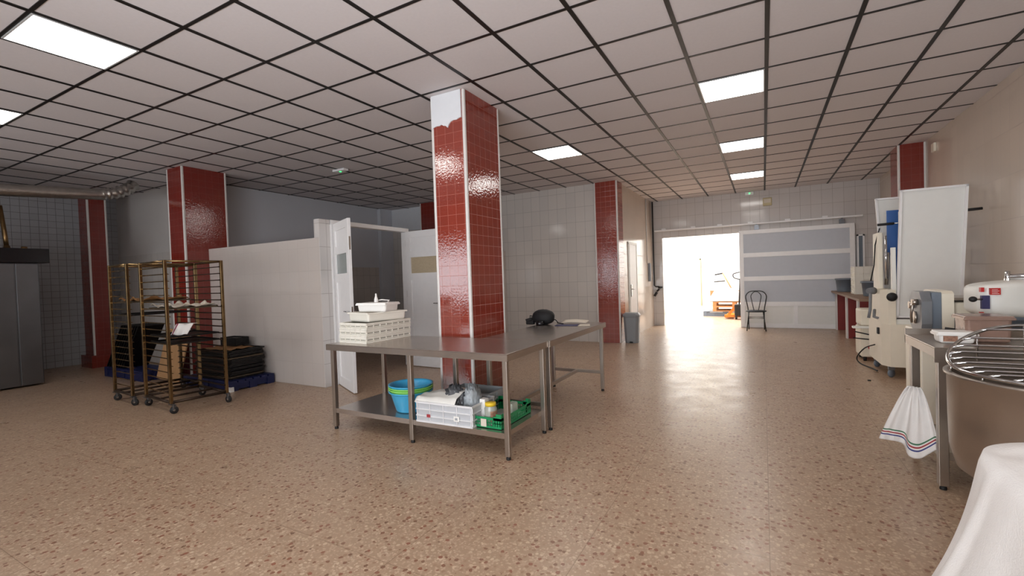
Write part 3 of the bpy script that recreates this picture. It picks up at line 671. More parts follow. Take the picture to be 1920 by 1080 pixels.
# towel in rack
def towelf(u, v):
    x = (u-.5)*.18
    s = v*.42
    if s < .14: y, z = .10-s, .035+.02*math.sin(u*PI)
    elif s < .17: y, z = -.05, .04
    else: y, z = -.055-.01*math.sin(u*12), .04
    if s < .2: return (x*(.75+1.2*s)+.0*(1-v), .06-s*.6, .12+.018*math.sin(u*9)*v)
    t = s-.2
    return (x-.06*t/.22, -.06-.04*t+.01*math.sin(u*11+1)*t/.2, .12-t*.52+.006*math.sin(u*9))
def towelm(u, v):
    if .04 < u < .07 or .11 < u < .14: return 1
    if .075 < u < .1: return 2
    return 0
o = MB().grid(towelf, 40, 24, mfn=towelm).build('towel', ['cloth', 'cloth_red', 'cloth_blue'], solid=.006); o.location = (-5.66, 2.78, rack_z(8)+.016); o.rotation_euler.z = .6; tag(o, 'white towel with red and blue stripes bunched on a tray in the right-hand rack', 'towel')

# ---- stacks of trays and pallets
def pallet(label, x0, x1, y0, y1, m='blue_plastic', h=.13, deck=6, loc=None):
    o = thing('pallet', label, 'pallet', (x0, y0, 0)); L, W = x1-x0, y1-y0
    d_ = MB(); n = deck; wd = W/(n*1.25)
    for k in range(n): y = k*(W-wd)/(n-1); d_.box(0, L, y, y+wd, h-.022, h, b=.002)
    for x in (0, L/2-.05, L-.1): d_.box(x, x+.1, 0, W, h-.04, h-.022)
    d_.build('deck', m, o)
    b = MB()
    for x in (0, L/2-.05, L-.1):
        for y in (0, W/2-.05, W-.1): b.box(x, x+.1, y, y+.1, .018, h-.04)
    if h == .15 or m == 'blue_plastic': b.box(.01, L-.01, .012, .03, .018, h-.03).box(.012, .03, .03, W-.03, .018, h-.03).box(L-.03, L-.012, .03, W-.03, .018, h-.03)
    b.build('block', m, o)
    r = MB()
    for y in (0, W/2-.05, W-.1): r.box(0, L, y, y+.1, 0, .018)
    r.build('runner', m, o); return o
p = pallet('dark blue plastic pallet under the right stack of black trays', -7.15, -6.02, 3.42, 4.02)
bx('corner_cap', 'white_tub', p, 1.10, 1.15, -.012, .03, 0, .06)
random.seed(3)
N = 17
for k in range(N):
    z = .131+k*.0225
    lab = 'topmost black baking tray of the big stack on the blue pallet' if k == N-1 else 'black baking tray inside the big stack on the right blue pallet'
    if k == 0: lab = 'lowest tray of the big stack, lying on the blue pallet'
    elif k < N-1: lab = 'black baking tray, %s from the bottom of the big stack' % ('second third fourth fifth sixth seventh eighth ninth tenth eleventh twelfth thirteenth fourteenth fifteenth sixteenth'.split()[k-1])
    tray(lab, -6.51+random.uniform(-.03, .03), 3.70+random.uniform(-.015, .02), z, .06+random.uniform(-.035, .035), .74, .48, 'tray_edge' if k in (1, 12) else 'tray', group='black trays stacked on the right blue pallet')
zt = .131+N*.0225
o = MB().grid(paperf(.60, .36, .012), 20, 14).build('baking_paper', 'brown_paper', solid=.0015); o.location = (-6.5, 3.68, zt-.008); o.rotation_euler.z = .06; tag(o, 'pale baking paper on top of the big tray stack', 'baking paper')
for k in range(6): tray('small black tray behind the big tray stack, '+('lowest of six', 'second from the bottom', 'third from the bottom', 'fourth from the bottom', 'fifth from the bottom', 'topmost of six')[k], -6.66, 3.87, zt+.002+k*.019+.006, .04, .34, .2, 'tray', group='small black trays on the tray stack')
pallet('dark blue plastic pallet behind the leftmost rack', -9.25, -8.02, 3.30, 3.70, h=.15)
# leaning dark trays (on their long edge against the pillar)
for k in range(8):
    o = traymesh(.86, .34).build('baking_tray', 'tray'); ang = math.radians(50)
    o.matrix_world = Matrix.Translation((-8.95+k*.075, 3.50, .152+.43*math.sin(ang))) @ Matrix.Rotation(-ang, 4, 'Y')
    tag(o, 'black tray leaning on the left blue pallet, '+('leftmost of the leaning row', 'second from the left', 'third from the left', 'fourth from the left', 'fourth from the right', 'third from the right', 'second from the right', 'rightmost of the leaning row')[k], 'baking tray', 'black trays leaning on the left blue pallet')
o = MB().box(-.28, .28, -.01, .01, 0, .74, b=.003).build('wooden_board', 'cardboard'); o.location = (-7.25, 3.12, .004); o.rotation_euler = (-.2, .08, .05); tag(o, 'pale brown board leaning behind the right-hand rack', 'board')
o.location = (-7.64, 3.45, .02)

# ================================================================ OVEN, HOOD, DUCT
ov = thing('deck_oven', 'tall stainless steel oven with black hood at the left edge', 'oven', (0, 0, 0))
bx('body', 'steel_dark', ov, -10.7, -9.42, .6, 2.65, .02, 1.80, b=.006)
bx('door_panel', 'steel_dark', ov, -9.42, -9.40, .62, 2.39, .03, 1.79, b=.004)
bx('side_panel', 'steel_dark', ov, -9.42, -9.402, 2.405, 2.64, .03, 1.79, b=.004)
bx('hood', 'black_gloss', ov, -10.7, -9.36, .55, 2.76, 1.80, 2.01, b=.008)
o = thing('gas_pipe', 'copper pipe rising from the black oven hood', 'pipe', (0, 0, 0))
MB().tube([(-9.8, 2.43, 2.012), (-9.8, 2.42, 2.2), (-9.8, 2.38, 2.66)], .028, 12).build('pipe', 'copper', o)
MB().lathe([(0, 0), (.07, 0), (.07, .02), (.04, .03), (.035, .06), (0, .06)], 16, (-9.8, 2.43, 2.012)).lathe([(0, 0), (.04, 0), (.035, .05), (0, .05)], 12, (-9.75, 2.60, 2.012)).build('flange', 'copper', o)
pts = []; rs = []
for k in range(90):
    t = k/89
    if t < .8: q = t/.8; p = Vector((-9.0, .2+q*3.1, 2.60+.255*q)); r = .083+(.004 if k % 2 else 0)
    else: q = (t-.8)/.2; p = Vector((-9.0+.05*math.sin(q*3), 3.3+q*.42, 2.87+.21*q*q)); r = .082+.018*math.sin(k*2.3)
    pts.append(p); rs.append(r)
o = MB().tube(pts, rs, 18).build('duct', 'duct'); tag(o, 'silver flexible air duct under the ceiling at the upper left', 'duct')

# ================================================================ RECESS: bin, pipes, chair, counter
o = thing('pedal_bin', 'silver grey plastic bin beside the right red pillar', 'bin', (-2.29, 9.06, 0), .1)
bm = bmesh.new(); vs = []
for z, s in ((0, .125), (.03, .13), (.50, .155), (.52, .165), (.545, .165)): vs.append([(s*a*(1 if abs(a) < 1 else .96), s*.95*b_*(1 if abs(b_) < 1 else .96), z) for a, b_ in ((-1, -.6), (-.6, -1), (.6, -1), (1, -.6), (1, .6), (.6, 1), (-.6, 1), (-1, .6))])
bm.free(); m = MB()
for k in range(4): m.add(vs[k]+vs[k+1], [(i_, (i_+1) % 8, 8+(i_+1) % 8, 8+i_) for i_ in range(8)])
m.add(vs[0], [tuple(range(8))[::-1]]); m.build('body', 'bin', o)
m = MB(); L1 = [(x*1.03, y*1.03, .545) for x, y, z in vs[-1]]; L2 = [(x*.8, y*.8, .585) for x, y, z in vs[-1]]
m.add(L1+L2, [(i_, (i_+1) % 8, 8+(i_+1) % 8, 8+i_) for i_ in range(8)]+[tuple(range(8, 16)), tuple(range(8))[::-1]]); m.build('lid', 'bin', o)
bx('pedal', 'black', o, -.03, .03, -.16, -.115, .01, .03)
m = MB().tube([(-2.46, 12.12, HC-.01), (-2.46, 12.12, 1.03), (-2.42, 12.14, 1.0), (-2.36, 12.17, 1.0)], .016, 8)
tag(m.build('pipe', 'black'), 'black vertical pipe down the corner left of the bright opening', 'pipe')
o = thing('pipe_valve', 'dark valve fittings at the foot of the black pipe', 'valve', (-2.34, 12.14, .98))
MB().tube([(-.03, .03, 0), (.07, .03, 0)], .025, 10).lathe([(0, -.05), (.03, -.05), (.03, -.03), (.012, -.02), (.012, 0), (0, 0)], 12, mtx=Matrix.Translation((.02, 0, 0)) @ Matrix.Rotation(-PI/2, 4, 'X')).build('body', 'rubber', o)
MB().tube([(-.06, -.02, -.1), (0, -.01, -.04)], .022, 8).tube([(-.12, -.04, -.22), (-.06, -.02, -.12)], .03, 8).build('hose_end', 'rubber', o)
tag(MB().tube([(-2.485, 11.5, HC-.01), (-2.485, 11.5, 1.6)], .012, 8).build('conduit', 'trim_white'), 'thin white conduit down the recess wall', 'conduit')
tag(MB().box(-2.5, -2.44, 11.62, 11.72, 1.15, 1.6, b=.008).build('switch_box', 'grey_cast'), 'narrow grey switch box on the recess wall below the conduit', 'switch box')
tag(MB().box(XR-.03, XR, 8.62, 8.74, 2.93, 3.05, b=.006).build('junction_box', 'cream'), 'small cream junction box high on the right wall beside the red pillar', 'junction box')
# chair
ch = thing('cafe_chair', 'black bentwood-style metal chair before the sliding door', 'chair', (-.16, 11.56, 0), 0)
R_ = .008
def arc(pts, n=6):
    out = []
    P_ = [Vector(p) for p in pts]
    for k in range(len(P_)-1):
        p0 = P_[max(k-1, 0)]; p1 = P_[k]; p2 = P_[k+1]; p3 = P_[min(k+2, len(P_)-1)]
        for t in range(n):
            t = t/n; out.append(.5*((2*p1)+(-p0+p2)*t+(2*p0-5*p1+4*p2-p3)*t*t+(-p0+3*p1-3*p2+p3)*t**3))
    out.append(P_[-1]); return out
MB().tube(arc([(-.155, .17, 0), (-.16, .17, .42), (-.19, .20, .62), (-.205, .22, .76), (-.13, .235, .85), (0, .24, .865), (.13, .235, .85), (.205, .22, .76), (.19, .20, .62), (.16, .17, .42), (.155, .17, 0)]), .011, 8).build('back_frame', 'black_gloss', ch)
MB().tube(arc([(-.045, .165, .43), (-.085, .20, .64), (-.10, .215, .76), (-.05, .23, .835), (0, .235, .85), (.05, .23, .835), (.10, .215, .76), (.085, .20, .64), (.045, .165, .43)]), .008, 8).build('inner_loop', 'black_gloss', ch)
MB().lathe([(0, .415), (.19, .415), (.205, .42), (.205, .435), (.19, .44), (0, .44)], 28, sx=1, sy=.97).build('seat', 'black', ch)
for x in (-1, 1):
    MB().tube([(x*.14, -.14, .42), (x*.185, -.175, 0)], .011, 8).build('leg', 'black_gloss', ch)
MB().tube([(-.15, -.15, .28), (.15, -.15, .28), (.155, .17, .28), (-.155, .17, .28)], .008, 8, closed=True).build('stretcher', 'black_gloss', ch)
# counter
ct = thing('work_counter', 'brown-topped counter on red supports along the far right wall', 'counter', (0, 0, 0))
MB().box(1.28, 1.835, 8.75, 9.60, .80, .835).box(1.28, XR-.01, 9.60, 12.1, .80, .835).build('worktop', 'worktop', ct)
for y in (11.95, 10.55, 9.35):
    s_ = bx('support', 'redbrown', ct, 1.37, XR-.01 if y > 9.6 else 1.83, y, y+.10, 0, .80); bx('edge_trim', 'trim_white', s_, 1.345, 1.372, y-.005, y+.105, 0, .80)
def bucket(label, x, y, z, r, h, m):
    o = thing('plastic_bin', label, 'bin', (x, y, z), group='grey blue bins on the counter')
    MB().lathe([(0, 0), (r*.82, 0), (r*.84, .01), (r*.97, h-.03), (r*1.08, h-.03), (r*1.08, h), (r*.99, h), (r*.94, h-.03), (r*.8, .012), (0, .01)], 28).build('body', m, o); return o
bucket('grey blue round bin on the counter, next to the sliding door', 1.45, 11.55, .836, .15, .27, 'grey_blue')
bucket('grey blue round bin on the counter, half hidden by the dough sheeter', 1.62, 9.7, .836, .17, .25, 'grey_blue')
for k in range(4):
    crate('stacking_crate', ['lowest', 'second', 'third', 'topmost'][k]+' cream crate stacked on the counter between the bins', (1.46, 10.35, .836+k*.126), 0, .60, .4, .122, 'crate_clear', ribs=5, group='cream crates on the counter')

# ================================================================ SMALL CREAM MACHINE beside counter
o = thing('dough_divider', 'small cream machine with a red button, between counter and dough sheeter', 'bakery machine', (0, 0, 0))
bx('body', 'cream', o, 1.19, 1.70, 8.05, 8.5, .06, .48, b=.02); bx('head', 'cream', o, 1.19, 1.66, 8.08, 8.45, .50, .73, b=.02)
bx('tray_shelf', 'cream_white', o, 1.09, 1.42, 7.98, 8.08, .47, .50, b=.006)
MB().tube([(1.10, 8.04, .33), (1.40, 8.04, .30)], .008, 8).tube([(1.12, 8.04, .42), (1.40, 8.04, .35)], .008, 8).build('lever', 'black', o)
MB().lathe([(0, -.02), (.035, -.02), (.035, 0), (0, 0)], 16, mtx=Matrix.Translation((1.30, 8.03, .20)) @ Matrix.Rotation(-PI/2, 4, 'X')).build('button', 'red', o)
m = MB()
for x in (1.24, 1.64):
    for y in (8.1, 8.44): m.lathe([(0, 0), (.02, 0), (.02, .06), (0, .06)], 10, (x, y, 0))
m.build('foot', 'rubber', o)

# ================================================================ DOUGH SHEETER
ds = thing('dough_sheeter', 'tall cream dough sheeter with both white tables folded up, at the right wall', 'dough sheeter', (0, 0, 0))
poly = [(1.235, 7.0), (1.30, 6.88), (2.05, 6.88), (2.05, 7.75), (1.235, 7.75)]
MB().prism(poly, 'z', .14, .64).build('base_cabinet', 'cream', ds)
MB().prism([(1.23, 7.02), (1.29, 6.92), (1.36, 6.92), (1.36, 7.6), (1.23, 7.6)], 'z', .64, 1.05).build('control_head', 'cream', ds)
bx('bed', 'cream_white', ds, 1.36, 2.05, 6.95, 7.7, .64, .70)
bx('back_plate', 'steel_dark', ds, 1.38, 2.02, 7.2, 7.28, .70, .9)
bx('blue_strip', 'blue_belt', ds, 1.40, 1.62, 7.02, 7.06, .80, .88); bx('red_strip', 'red', ds, 1.40, 1.56, 7.02, 7.06, .72, .80)
bx('side_frame', 'cream', ds, 1.25, 1.30, 7.2, 7.5, 1.05, 1.75, b=.01); bx('support_post', 'cream_white', ds, 1.335, 1.375, 6.95, 7.02, .70, 1.55, b=.006)
def wing(yb, yt, zb, zt_, xb0, xb1, xt0, xt1, flip=1):
    th = .05; m = MB()
    A = [Vector((xb0, yb, zb)), Vector((xb1, yb, zb)), Vector((xt1, yt, zt_)), Vector((xt0, yt, zt_))]
    nrm = (A[1]-A[0]).cross(A[3]-A[0]).normalized()
    if nrm.y > 0: nrm = -nrm
    B = [p-nrm*.015 for p in A]
    w_ = MB().add(A+B, [(0, 1, 2, 3), (7, 6, 5, 4), (0, 4, 5, 1), (1, 5, 6, 2), (2, 6, 7, 3), (3, 7, 4, 0)]).build('wing_table', 'wing', ds)
    r = MB()
    for a, b_ in ((0, 1), (1, 2), (2, 3), (3, 0)):
        p, q = A[a], A[b_]; cen = (A[0]+A[2])/2
        ins = ((cen-(p+q)/2)); dd = (q-p).normalized(); ins = (ins-dd*ins.dot(dd)).normalized()*.022
        vs_ = [p-dd*0, q, q+ins, p+ins]; lo = [v+nrm*.0 for v in vs_]; hi = [v+nrm*.03 for v in vs_]
        r.add(lo+hi, [(0, 1, 2, 3), (4, 7, 6, 5), (0, 4, 5, 1), (1, 5, 6, 2), (2, 6, 7, 3), (3, 7, 4, 0)])
    r.build('rim', 'white_paint', w_)
wing(6.98, 6.86, .72, 2.20, 1.37, 1.95, 1.40, 1.985)
wing(7.72, 7.86, .72, 2.24, 1.40, 1.92, 1.34, 1.95)
bx('blue_guard', 'blue_belt', ds, 1.36, 1.60, 7.30, 7.325, 1.47, 2.02)
bx('blue_guard_lower', 'blue_belt', ds, 1.42, 1.60, 7.33, 7.35, 1.1, 1.48)
MB().tube([(1.34, 7.26, 1.10), (1.36, 7.26, 1.5)], .022, 12).tube([(1.31, 7.10, 1.18), (1.31, 7.10, 1.7)], .012, 8).tube([(1.46, 7.14, 1.7), (1.47, 7.12, 2.1)], .018, 10).build('roller', 'chrome', ds)
MB().tube([(1.24, 7.15, 1.84), (1.40, 7.15, 1.845)], .016, 10).build('grip', 'rubber', ds)
MB().tube([(2.02, 7.0, 1.93), (2.14, 7.0, 1.935)], .016, 10).build('grip', 'rubber', ds)
MB().tube([(1.38, 7.15, 1.845), (1.5, 7.15, 1.85)], .008, 8).tube([(1.9, 7.0, 1.925), (2.03, 7.0, 1.93)], .008, 8).build('crank_rod', 'chrome', ds)
MB().box(1.43, 1.47, 7.08, 7.10, 1.74, 1.98, b=.008).build('hand_lever', 'cream_white', ds)
MB().tube([(1.27, 7.2, 1.8), (1.24, 7.3, 1.6), (1.235, 7.35, 1.35), (1.20, 7.36, 1.15)], .007, 8).build('cable', 'black', ds)
MB().tube([(1.20, 7.20, 1.03), (1.14, 7.14, 1.03)], [.045, .035], 14).tube([(1.16, 7.14, 1.0), (1.15, 7.12, .8), (1.13, 7.1, .7)], .016, 10).tube([(1.19, 7.1, .80), (1.17, 7.02, .72), (1.2, 6.98, .71)], .016, 10).build('crank_handle', 'grey_cast', ds)
MB().lathe([(0, -.045), (.04, -.04), (.052, -.015), (.052, 0), (0, 0)], 18, mtx=Matrix.Translation((1.325, 6.925, .965)) @ Matrix.Rotation(-PI/2, 4, 'X')).build('knob', 'rubber', ds)
MB().box(1.215, 1.24, 7.1, 7.16, .50, .58, b=.006).build('switch', 'rubber', ds)
for x, y in ((1.32, 6.98), (1.95, 6.98), (1.30, 7.65), (1.95, 7.65)):
    f_ = MB().box(x-.03, x+.03, y-.03, y+.03, .09, .14).build('caster_fork', 'steel_dark', ds)
    MB().lathe([(0, -.015), (.045, -.015), (.05, -.008), (.05, .008), (.045, .015), (0, .015)], 20, mtx=Matrix.Translation((x, y, .0505)) @ Matrix.Rotation(.8, 4, 'Z') @ Matrix.Rotation(PI/2, 4, 'X')).build('wheel', 'grey_blue', f_)
o = MB().tube(arc([(1.21, 7.25, .35), (1.16, 7.6, .25), (1.12, 7.9, .08), (1.14, 7.8, .012), (1.22, 7.45, .010), (1.24, 7.3, .010)]), .008, 8).build('power_cable', 'black'); tag(o, 'black cable drooping to the floor beside the dough sheeter', 'cable')
o = MB().box(-.012, .02, -.012, .015, 0, .012, b=.004).build('crumb', 'rubber'); o.location = (1.055, 6.68, 0); tag(o, 'small dark scrap on the floor left of the dough sheeter', 'scrap')

# ================================================================ MOULDER behind the small steel table
mo = thing('bread_moulder', 'grey and cream moulding machine behind the small steel table', 'bakery machine', (0, 0, 0))
MB().prism([(4.80, .80), (4.78, .86), (4.78, 1.04), (4.84, 1.115), (5.06, 1.115), (5.12, 1.05), (5.12, .86), (5.06, .80)], 'x', 1.10, 1.165).build('gear_cover', 'grey_cast', mo)
MB().prism([(4.80, .80), (4.80, 1.11), (5.12, 1.11), (5.12, .80)], 'x', 1.167, 1.225).build('housing', 'grey_blue', mo)
MB().prism([(4.80, .80), (4.80, 1.10), (4.84, 1.12), (5.24, 1.12), (5.28, 1.10), (5.28, .80)], 'x', 1.227, 1.30).build('cream_housing', 'cream', mo)
MB().tube([(1.10, 4.88, 1.03), (1.06, 4.88, 1.03)], .025, 16).tube([(1.10, 5.02, 1.0), (1.07, 5.02, 1.0)], .03, 16).tube([(1.10, 4.95, .90), (1.085, 4.95, .90)], .05, 18).tube([(1.07, 4.88, 1.03), (1.065, 4.92, .92), (1.075, 4.95, .86)], .009, 8).build('gear_knob', 'steel', mo)
bx('body', 'cream', mo, 1.30, 2.12, 4.86, 5.26, .91, 1.03, b=.02); MB().box(1.30, 2.12, 4.84, 5.26, 1.045, 1.065).build('top_plate', 'steel', mo); bx('lower_body', 'grey_blue', mo, 1.30, 2.12, 4.9, 5.24, .80, .91)
bx('stand', 'cream', mo, 1.10, 1.98, 4.82, 5.28, .05, .80, b=.01)
m = MB()
for x in (1.14, 1.94):
    for y in (4.87, 5.23): m.lathe([(0, 0), (.02, 0), (.02, .05), (0, .05)], 10, (x, y, 0))
m.build('foot', 'rubber', mo)

# ================================================================ SMALL STEEL TABLE (right)
T2 = .85
ts = thing('steel_table', 'small stainless steel table with lower shelf at the right, holding tubs', 'table', (0, 0, 0))
m = MB(); m.box(.868, 2.1, 3.535, 4.18, T2-.008, T2, b=.003)
m.box(.868, 2.1, 3.535, 3.55, T2-.09, T2-.008).box(.868, .883, 3.55, 4.18, T2-.06, T2-.008).box(2.085, 2.1, 3.55, 4.165, T2-.06, T2-.008).box(.868, 2.1, 4.165, 4.18, T2-.06, T2+.04)
m.build('tabletop', 'steel', ts)
for x in (.91, 2.06):
    for y in (3.58, 4.135): leg(ts, x, y, T2-.01, s=.024)
MB().box(.90, 2.07, 3.57, 4.15, .22, .227).box(.90, 2.07, 3.57, 3.58, .18, .22).box(.90, 2.07, 4.14, 4.15, .18, .22).box(.90, .91, 3.58, 4.14, .18, .22).build('shelf', 'steel', ts)
it = tub('ice_cream_tub', 'white plastic tub with a printed side, on the small steel table', 'tub', (1.02, 3.78, T2+.001), .0, .165, .12, .06, 'white_tub', lid=True)
bx('label_print', 'picture', it, -.066, .0, -.0665, -.0635, .012, .045)
bt = tub('food_container', 'large smoky brown translucent container with a lid, on the small steel table', 'container', (1.185, 3.90, T2+.001), .0, .205, .20, .15, 'brown_tub', lid=True)
MB().lathe([(0, .01), (.08, .01), (.088, .04), (.06, .075), (0, .09)], 20, sx=1, sy=.85).build('contents', 'dough', bt)
o = thing('glass_jar', 'small greenish glass jar right of the brown container', 'jar', (1.42, 3.85, T2+.001))
MB().lathe([(0, 0), (.055, 0), (.058, .01), (.058, .07), (.045, .085), (.045, .095), (.04, .095), (.04, .083), (.053, .07), (.053, .012), (0, .01)], 22).build('body', 'jar', o); MB().lathe([(0, .112), (.048, .112), (.05, .106), (.05, .093), (0, .093)], 22).build('lid', 'steel', o)
o = MB().tube([(1.06, 4.10, .89), (1.13, 4.08, .88)], .022, 10).build('black_knob', 'rubber'); tag(o, 'black knob on the table behind the containers', 'knob')
# towel hanging on the left side of the table
def tw(u, v):
    wd = .06+.30*v**.8; a = (u-.5)
    return (-.03-.10*v*(1-u)*1.0+.02*math.sin(u*13)*v+.012*math.sin(u*23), a*wd+.02*v, -.36*v-.05*v*math.sin(u*PI)+.03*v*math.cos(u*9))
def twm(u, v): return {True: 0}.get(not (.80 < v < .90), 0) if not (.80 < v < .90) else (1 if v < .825 else (2 if v < .855 and v > .84 else (3 if v > .88 else 0)))
o = MB().grid(tw, 40, 44, mfn=twm).build('towel', ['cloth', 'cloth_green', 'cloth_red', 'cloth_blue'], solid=.005); o.rotation_euler.z = .95; o.location = (.845, 3.80, .56); tag(o, 'white striped towel hanging at the side of the small steel table', 'towel')

# ================================================================ PLANETARY MIXER HEAD behind the table
pm = thing('planetary_mixer', 'white rounded mixer head with red sticker and black knob, behind the small steel table', 'mixer', (0, 0, 0))
def superell(cx, cy, cz, sx, sy, sz, ex=.55, taper=0):
    bm = bmesh.new(); bmesh.ops.create_icosphere(bm, subdivisions=5, radius=1)
    for v in bm.verts:
        p = v.co; f_ = lambda a: math.copysign(abs(a)**ex, a)
        q = Vector((f_(p.x), f_(p.y), f_(p.z))); k = 1-taper*max(0, -q.x)*max(0, q.z)
        v.co = Vector((cx+q.x*sx, cy+q.y*sy, cz+q.z*sz*k))
    return bm
MB().frombm(superell(1.70, 4.47, 1.085, .41, .185, .135, .34, .22)).build('head', 'cream_white', pm)
MB().box(1.34, 2.07, 4.31, 4.64, .935, .965, b=.01).build('underside_band', 'grey_blue', pm)
MB().box(1.60, 2.12, 4.272, 4.33, .96, 1.20, b=.03).build('rear_cover', 'grey_cast', pm)
MB().box(1.85, 2.10, 4.36, 4.7, 0, .95, b=.03).build('column', 'cream_white', pm)
MB().box(1.45, 2.10, 4.34, 4.72, 0, .10, b=.02).build('foot_plate', 'cream_white', pm)
MB().lathe([(0, .0), (.12, .0), (.17, .06), (.19, .30), (.2, .31), (.185, .31), (.16, .06), (.11, .015), (0, .01)], 28, (1.62, 4.53, .45)).build('bowl', 'steel', pm)
MB().box(1.55, 1.86, 4.5, 4.56, .40, .46).build('bowl_arm', 'cream_white', pm)
MB().box(1.298, 1.338, 4.272, 4.30, 1.02, 1.11).build('control_panel', 'navy', pm)
st = MB().box(1.342, 1.392, 4.274, 4.30, 1.115, 1.16).build('red_sticker', 'red', pm)
m = MB()
for k in range(4): m.box(1.348, 1.385-.008*(k % 2), 4.272, 4.274, 1.122+.009*k, 1.124+.009*k)
m.build('sticker_print', 'white_tub', st)
MB().box(1.296, 1.312, 4.276, 4.312, 1.135, 1.165).build('small_sticker', 'red', pm)
MB().box(1.29, 1.31, 4.28, 4.30, .992, .998).build('small_mark', 'red', pm)
MB().tube([(1.30, 4.275, 1.085), (1.255, 4.23, 1.088)], .006, 8).build('lever', 'steel', pm)
bm = bmesh.new(); bmesh.ops.create_icosphere(bm, subdivisions=3, radius=.019)
for v in bm.verts: v.co = Vector((v.co.x*1.15+1.235, v.co.y+4.21, v.co.z+1.09))
MB().frombm(bm).build('knob', 'rubber', pm)
MB().tube([(1.62, 4.5, 1.19), (1.62, 4.5, 1.32)], .032, 16).tube([(1.50, 4.5, 1.19), (1.50, 4.5, 1.27)], .014, 10).tube([(1.50, 4.5, 1.23), (1.85, 4.5, 1.25)], .016, 10).tube([(1.80, 4.5, 1.19), (1.80, 4.5, 1.29)], .02, 12).box(1.49, 1.9, 4.47, 4.53, 1.19, 1.225, b=.006).build('top_fittings', 'chrome', pm)

# ================================================================ SPIRAL MIXER (near right)
sm_ = thing('spiral_mixer', 'large stainless steel mixer bowl with a wire guard at the right edge', 'mixer', (0, 0, 0))
bc = (1.13, 2.84); RB = .38; zr = .832
MB().lathe([(0, .33), (.20, .33), (.29, .345), (.352, .39), (.374, .48), (RB-.002, .62), (RB, zr-.02), (RB+.012, zr-.01), (RB+.012, zr), (RB-.012, zr), (RB-.014, zr-.02), (RB-.02, .62), (.33, .44), (.26, .37), (0, .35)], 56, (bc[0], bc[1], 0)).build('bowl', 'steel', sm_)
m = MB()
gz = lambda y: zr+.018+.17*max(0, (y-bc[1]+RB)/(2*RB))**3.2
ringp = [(bc[0]+(RB-.005)*math.cos(2*PI*k/48), bc[1]+(RB-.005)*math.sin(2*PI*k/48), gz(bc[1]+(RB-.005)*math.sin(2*PI*k/48))) for k in range(48)]
m.tube(ringp, .008, 8, closed=True)
for k in range(11):
    y = -.33+k*.066; hw = math.sqrt(max(0, (RB-.005)**2-y*y))
    z_ = gz(bc[1]+y); m.tube([(bc[0]-hw, bc[1]+y, z_), (bc[0]-hw*.85, bc[1]+y, z_+.012), (bc[0]+hw*.85, bc[1]+y, z_+.012), (bc[0]+hw, bc[1]+y, z_)], .0055, 8)
m.tube([(bc[0]-.2+.25*q/10, bc[1]-.31+.67*q/10, gz(bc[1]-.31+.67*q/10)+.006) for q in range(11)], .0055, 8)
for k in range(12):
    a = 2*PI*k/12; m.tube([(bc[0]+(RB-.005)*math.cos(a), bc[1]+(RB-.005)*math.sin(a), gz(bc[1]+(RB-.005)*math.sin(a))), (bc[0]+(RB-.004)*math.cos(a), bc[1]+(RB-.004)*math.sin(a), zr+.0)], .004, 6)
m.build('wire_guard', 'chrome', sm_)
MB().box(1.0, 1.9, 2.52, 3.2, 0, .30, b=.03).box(1.62, 2.05, 2.5, 3.2, 0, 1.05, b=.04).build('body', 'cream_white', sm_)
pts = [(bc[0]+.16+.09*math.cos(k*.5), bc[1]+.09*math.sin(k*.5), .42+k*.013) for k in range(30)]
MB().tube(pts, .014, 8).tube([(bc[0]+.16, bc[1], .79), (bc[0]+.16, bc[1], 1.06)], .025, 12).build('spiral_hook', 'steel', sm_)
MB().box(bc[0]+.05, 2.05, 2.6, 3.1, 1.06, 1.30, b=.05).build('head', 'cream_white', sm_)

# ================================================================ WHITE COVER over a machine, bottom right
cv = thing('covered_machine', 'waist-high machine hidden under a draped white cloth, bottom right corner', 'covered machine', (0, 0, 0))
MB().box(.64, 1.36, 1.2, 1.82, 0, .79, b=.05).build('machine_body', 'grey_blue', cv)
def drape():
    m = MB(); na, nr = 420, 40; vs = []; fs = []
    cx, cy, hx, hy, top = .965, 1.50, .44, .40, .86
    for j in range(nr+1):
        t = j/nr
        for i_ in range(na):
            a = 2*PI*i_/na; ca, sa = math.cos(a), math.sin(a); ex = .38
            ux, uy = math.copysign(abs(ca)**ex, ca), math.copysign(abs(sa)**ex, sa)
            if t < .35:
                q = t/.35; x, y = cx+ux*hx*q, cy+uy*hy*q; z = top+.09*(x-cx)+.02*math.sin(x*4)*math.cos(y*5)-.03*q**4+.008*noise3(x*3, y*3)
            else:
                q = (t-.35)/.65; fl_ = .10*q**.7+.25*q*q
                bx_, by_ = ux*hx, uy*hy; fold = (.03*math.sin((bx_*1.3-by_)*19+1.2+.8*q)+.02*math.sin((bx_-by_*1.2)*37+q*2)+.01*math.sin((bx_-by_)*71-q*3))*min(1, q*1.6)
                nx, ny = ux, uy; l_ = math.hypot(nx, ny) or 1
                x = cx+ux*hx+nx/l_*(fl_+fold); y = cy+uy*hy+ny/l_*(fl_+fold); z = top+.09*(x-cx)*(1-q)-.03-(top-.045)*q
            vs.append((x, y, z))
    for j in range(nr):
        for i_ in range(na): fs.append((j*na+i_, j*na+(i_+1) % na, (j+1)*na+(i_+1) % na, (j+1)*na+i_))
    return m.add(vs, fs, True)
drape().build('cloth_cover', 'cloth', cv, solid=.003)

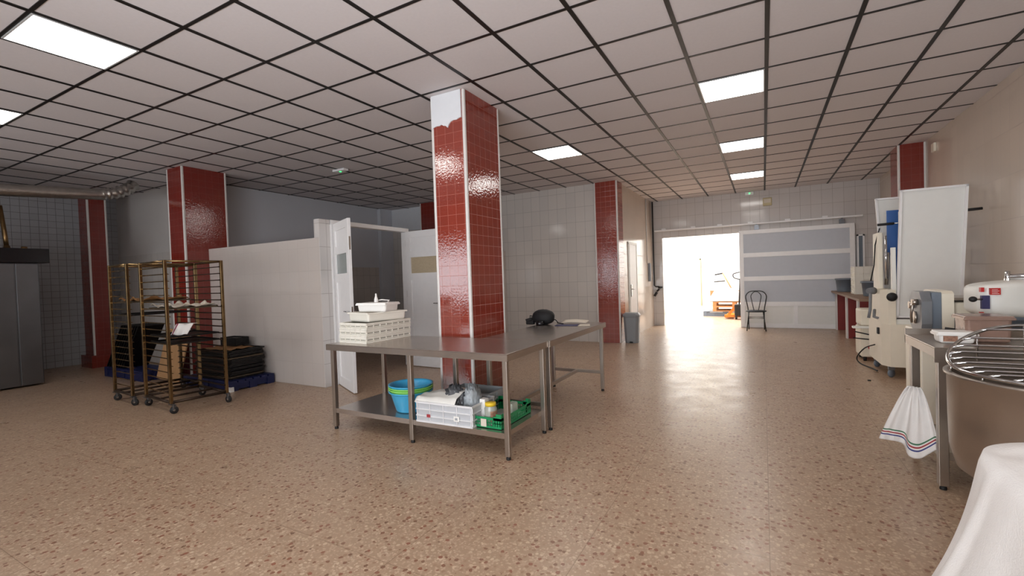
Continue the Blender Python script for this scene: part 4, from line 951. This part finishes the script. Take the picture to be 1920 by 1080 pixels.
# ================================================================ HALL THINGS
pallet('dark grey pallet on the hall floor, lowest under the wooden pallets', -1.62, -.45, 15.0, 15.9, m='grey_blue', h=.15)
def wpallet(label, z):
    o = pallet(label, -1.35, -.2, 14.95, 15.8, m='wood', h=.14); o.location.z = z; return o
wpallet('lower wooden pallet in the bright hall', .151)
wpallet('upper wooden pallet in the bright hall, under the cardboard load', .292)
z1 = .433
tag(MB().box(-1.42, -.3, 15.0, 15.75, z1, z1+.34, b=.01).build('cardboard_box', 'cardboard'), 'brown cardboard load on the wooden pallets in the hall', 'cardboard box')
def wrapf(u, v):
    a = u*2*PI; t = v
    r = 1-.55*t**1.5; x = -.95+r*.66*math.copysign(abs(math.cos(a))**.6, math.cos(a)); y = 15.38+r*.46*math.copysign(abs(math.sin(a))**.6, math.sin(a))
    return (x+.03*math.sin(a*9+t*5), y+.02*math.cos(a*11), .45+.86*t)
o = thing('wrapped_load', 'whitish plastic film wrapped over a peaked load in the hall', 'wrapped load', (0, 0, 0))
MB().grid(wrapf, 64, 16).build('film', 'film', o)
MB().tube([(-1.28, 15.0, 1.24), (-1.05, 15.02, 1.28)], .02, 8).tube([(-1.30, 14.98, 1.03), (-1.0, 15.0, 1.05)], .015, 8).build('black_tie', 'black', o)
MB().tube([(-1.06, 15.0, 1.28), (-.82, 15.0, .80), (-.78, 15.0, .78)], .018, 8).build('pole', 'wood', o)
pt = thing('pallet_truck', 'orange hand pallet truck at the load in the hall', 'pallet truck', (0, 0, 0))
MB().box(-.95, -.75, 14.2, 14.9, .05, .11, b=.01).box(-.55, -.38, 14.2, 14.9, .05, .11, b=.01).prism([(-.98, .03), (-.90, .03), (-.62, .40), (-.70, .42)], 'y', 14.22, 14.3).box(-.98, -.36, 14.15, 14.25, .05, .12).build('fork', 'orange', pt)
MB().box(-.72, -.5, 14.0, 14.16, .10, .42, b=.03).build('pump', 'black', pt)
MB().tube([(-.6, 14.05, .4), (-.56, 13.9, 1.0), (-.56, 13.88, 1.12)], .02, 8).tube(arc([(-.56, 13.88, 1.1), (-.70, 13.88, 1.15), (-.72, 13.88, 1.25), (-.56, 13.88, 1.3)]), .013, 8).build('handle', 'black', pt)
m = MB()
for x in (-.68, -.52): m.lathe([(0, -.025), (.08, -.025), (.08, .025), (0, .025)], 18, mtx=Matrix.Translation((x, 14.08, .081)) @ Matrix.Rotation(PI/2, 4, 'Y'))
m.build('wheel', 'rubber', pt)
tag(MB().box(-.62, -.3, 16.6, 16.9, 0, 1.35, b=.01).build('grey_cabinet', 'bin'), 'grey cabinet partly hidden by the sliding door in the hall', 'cabinet')
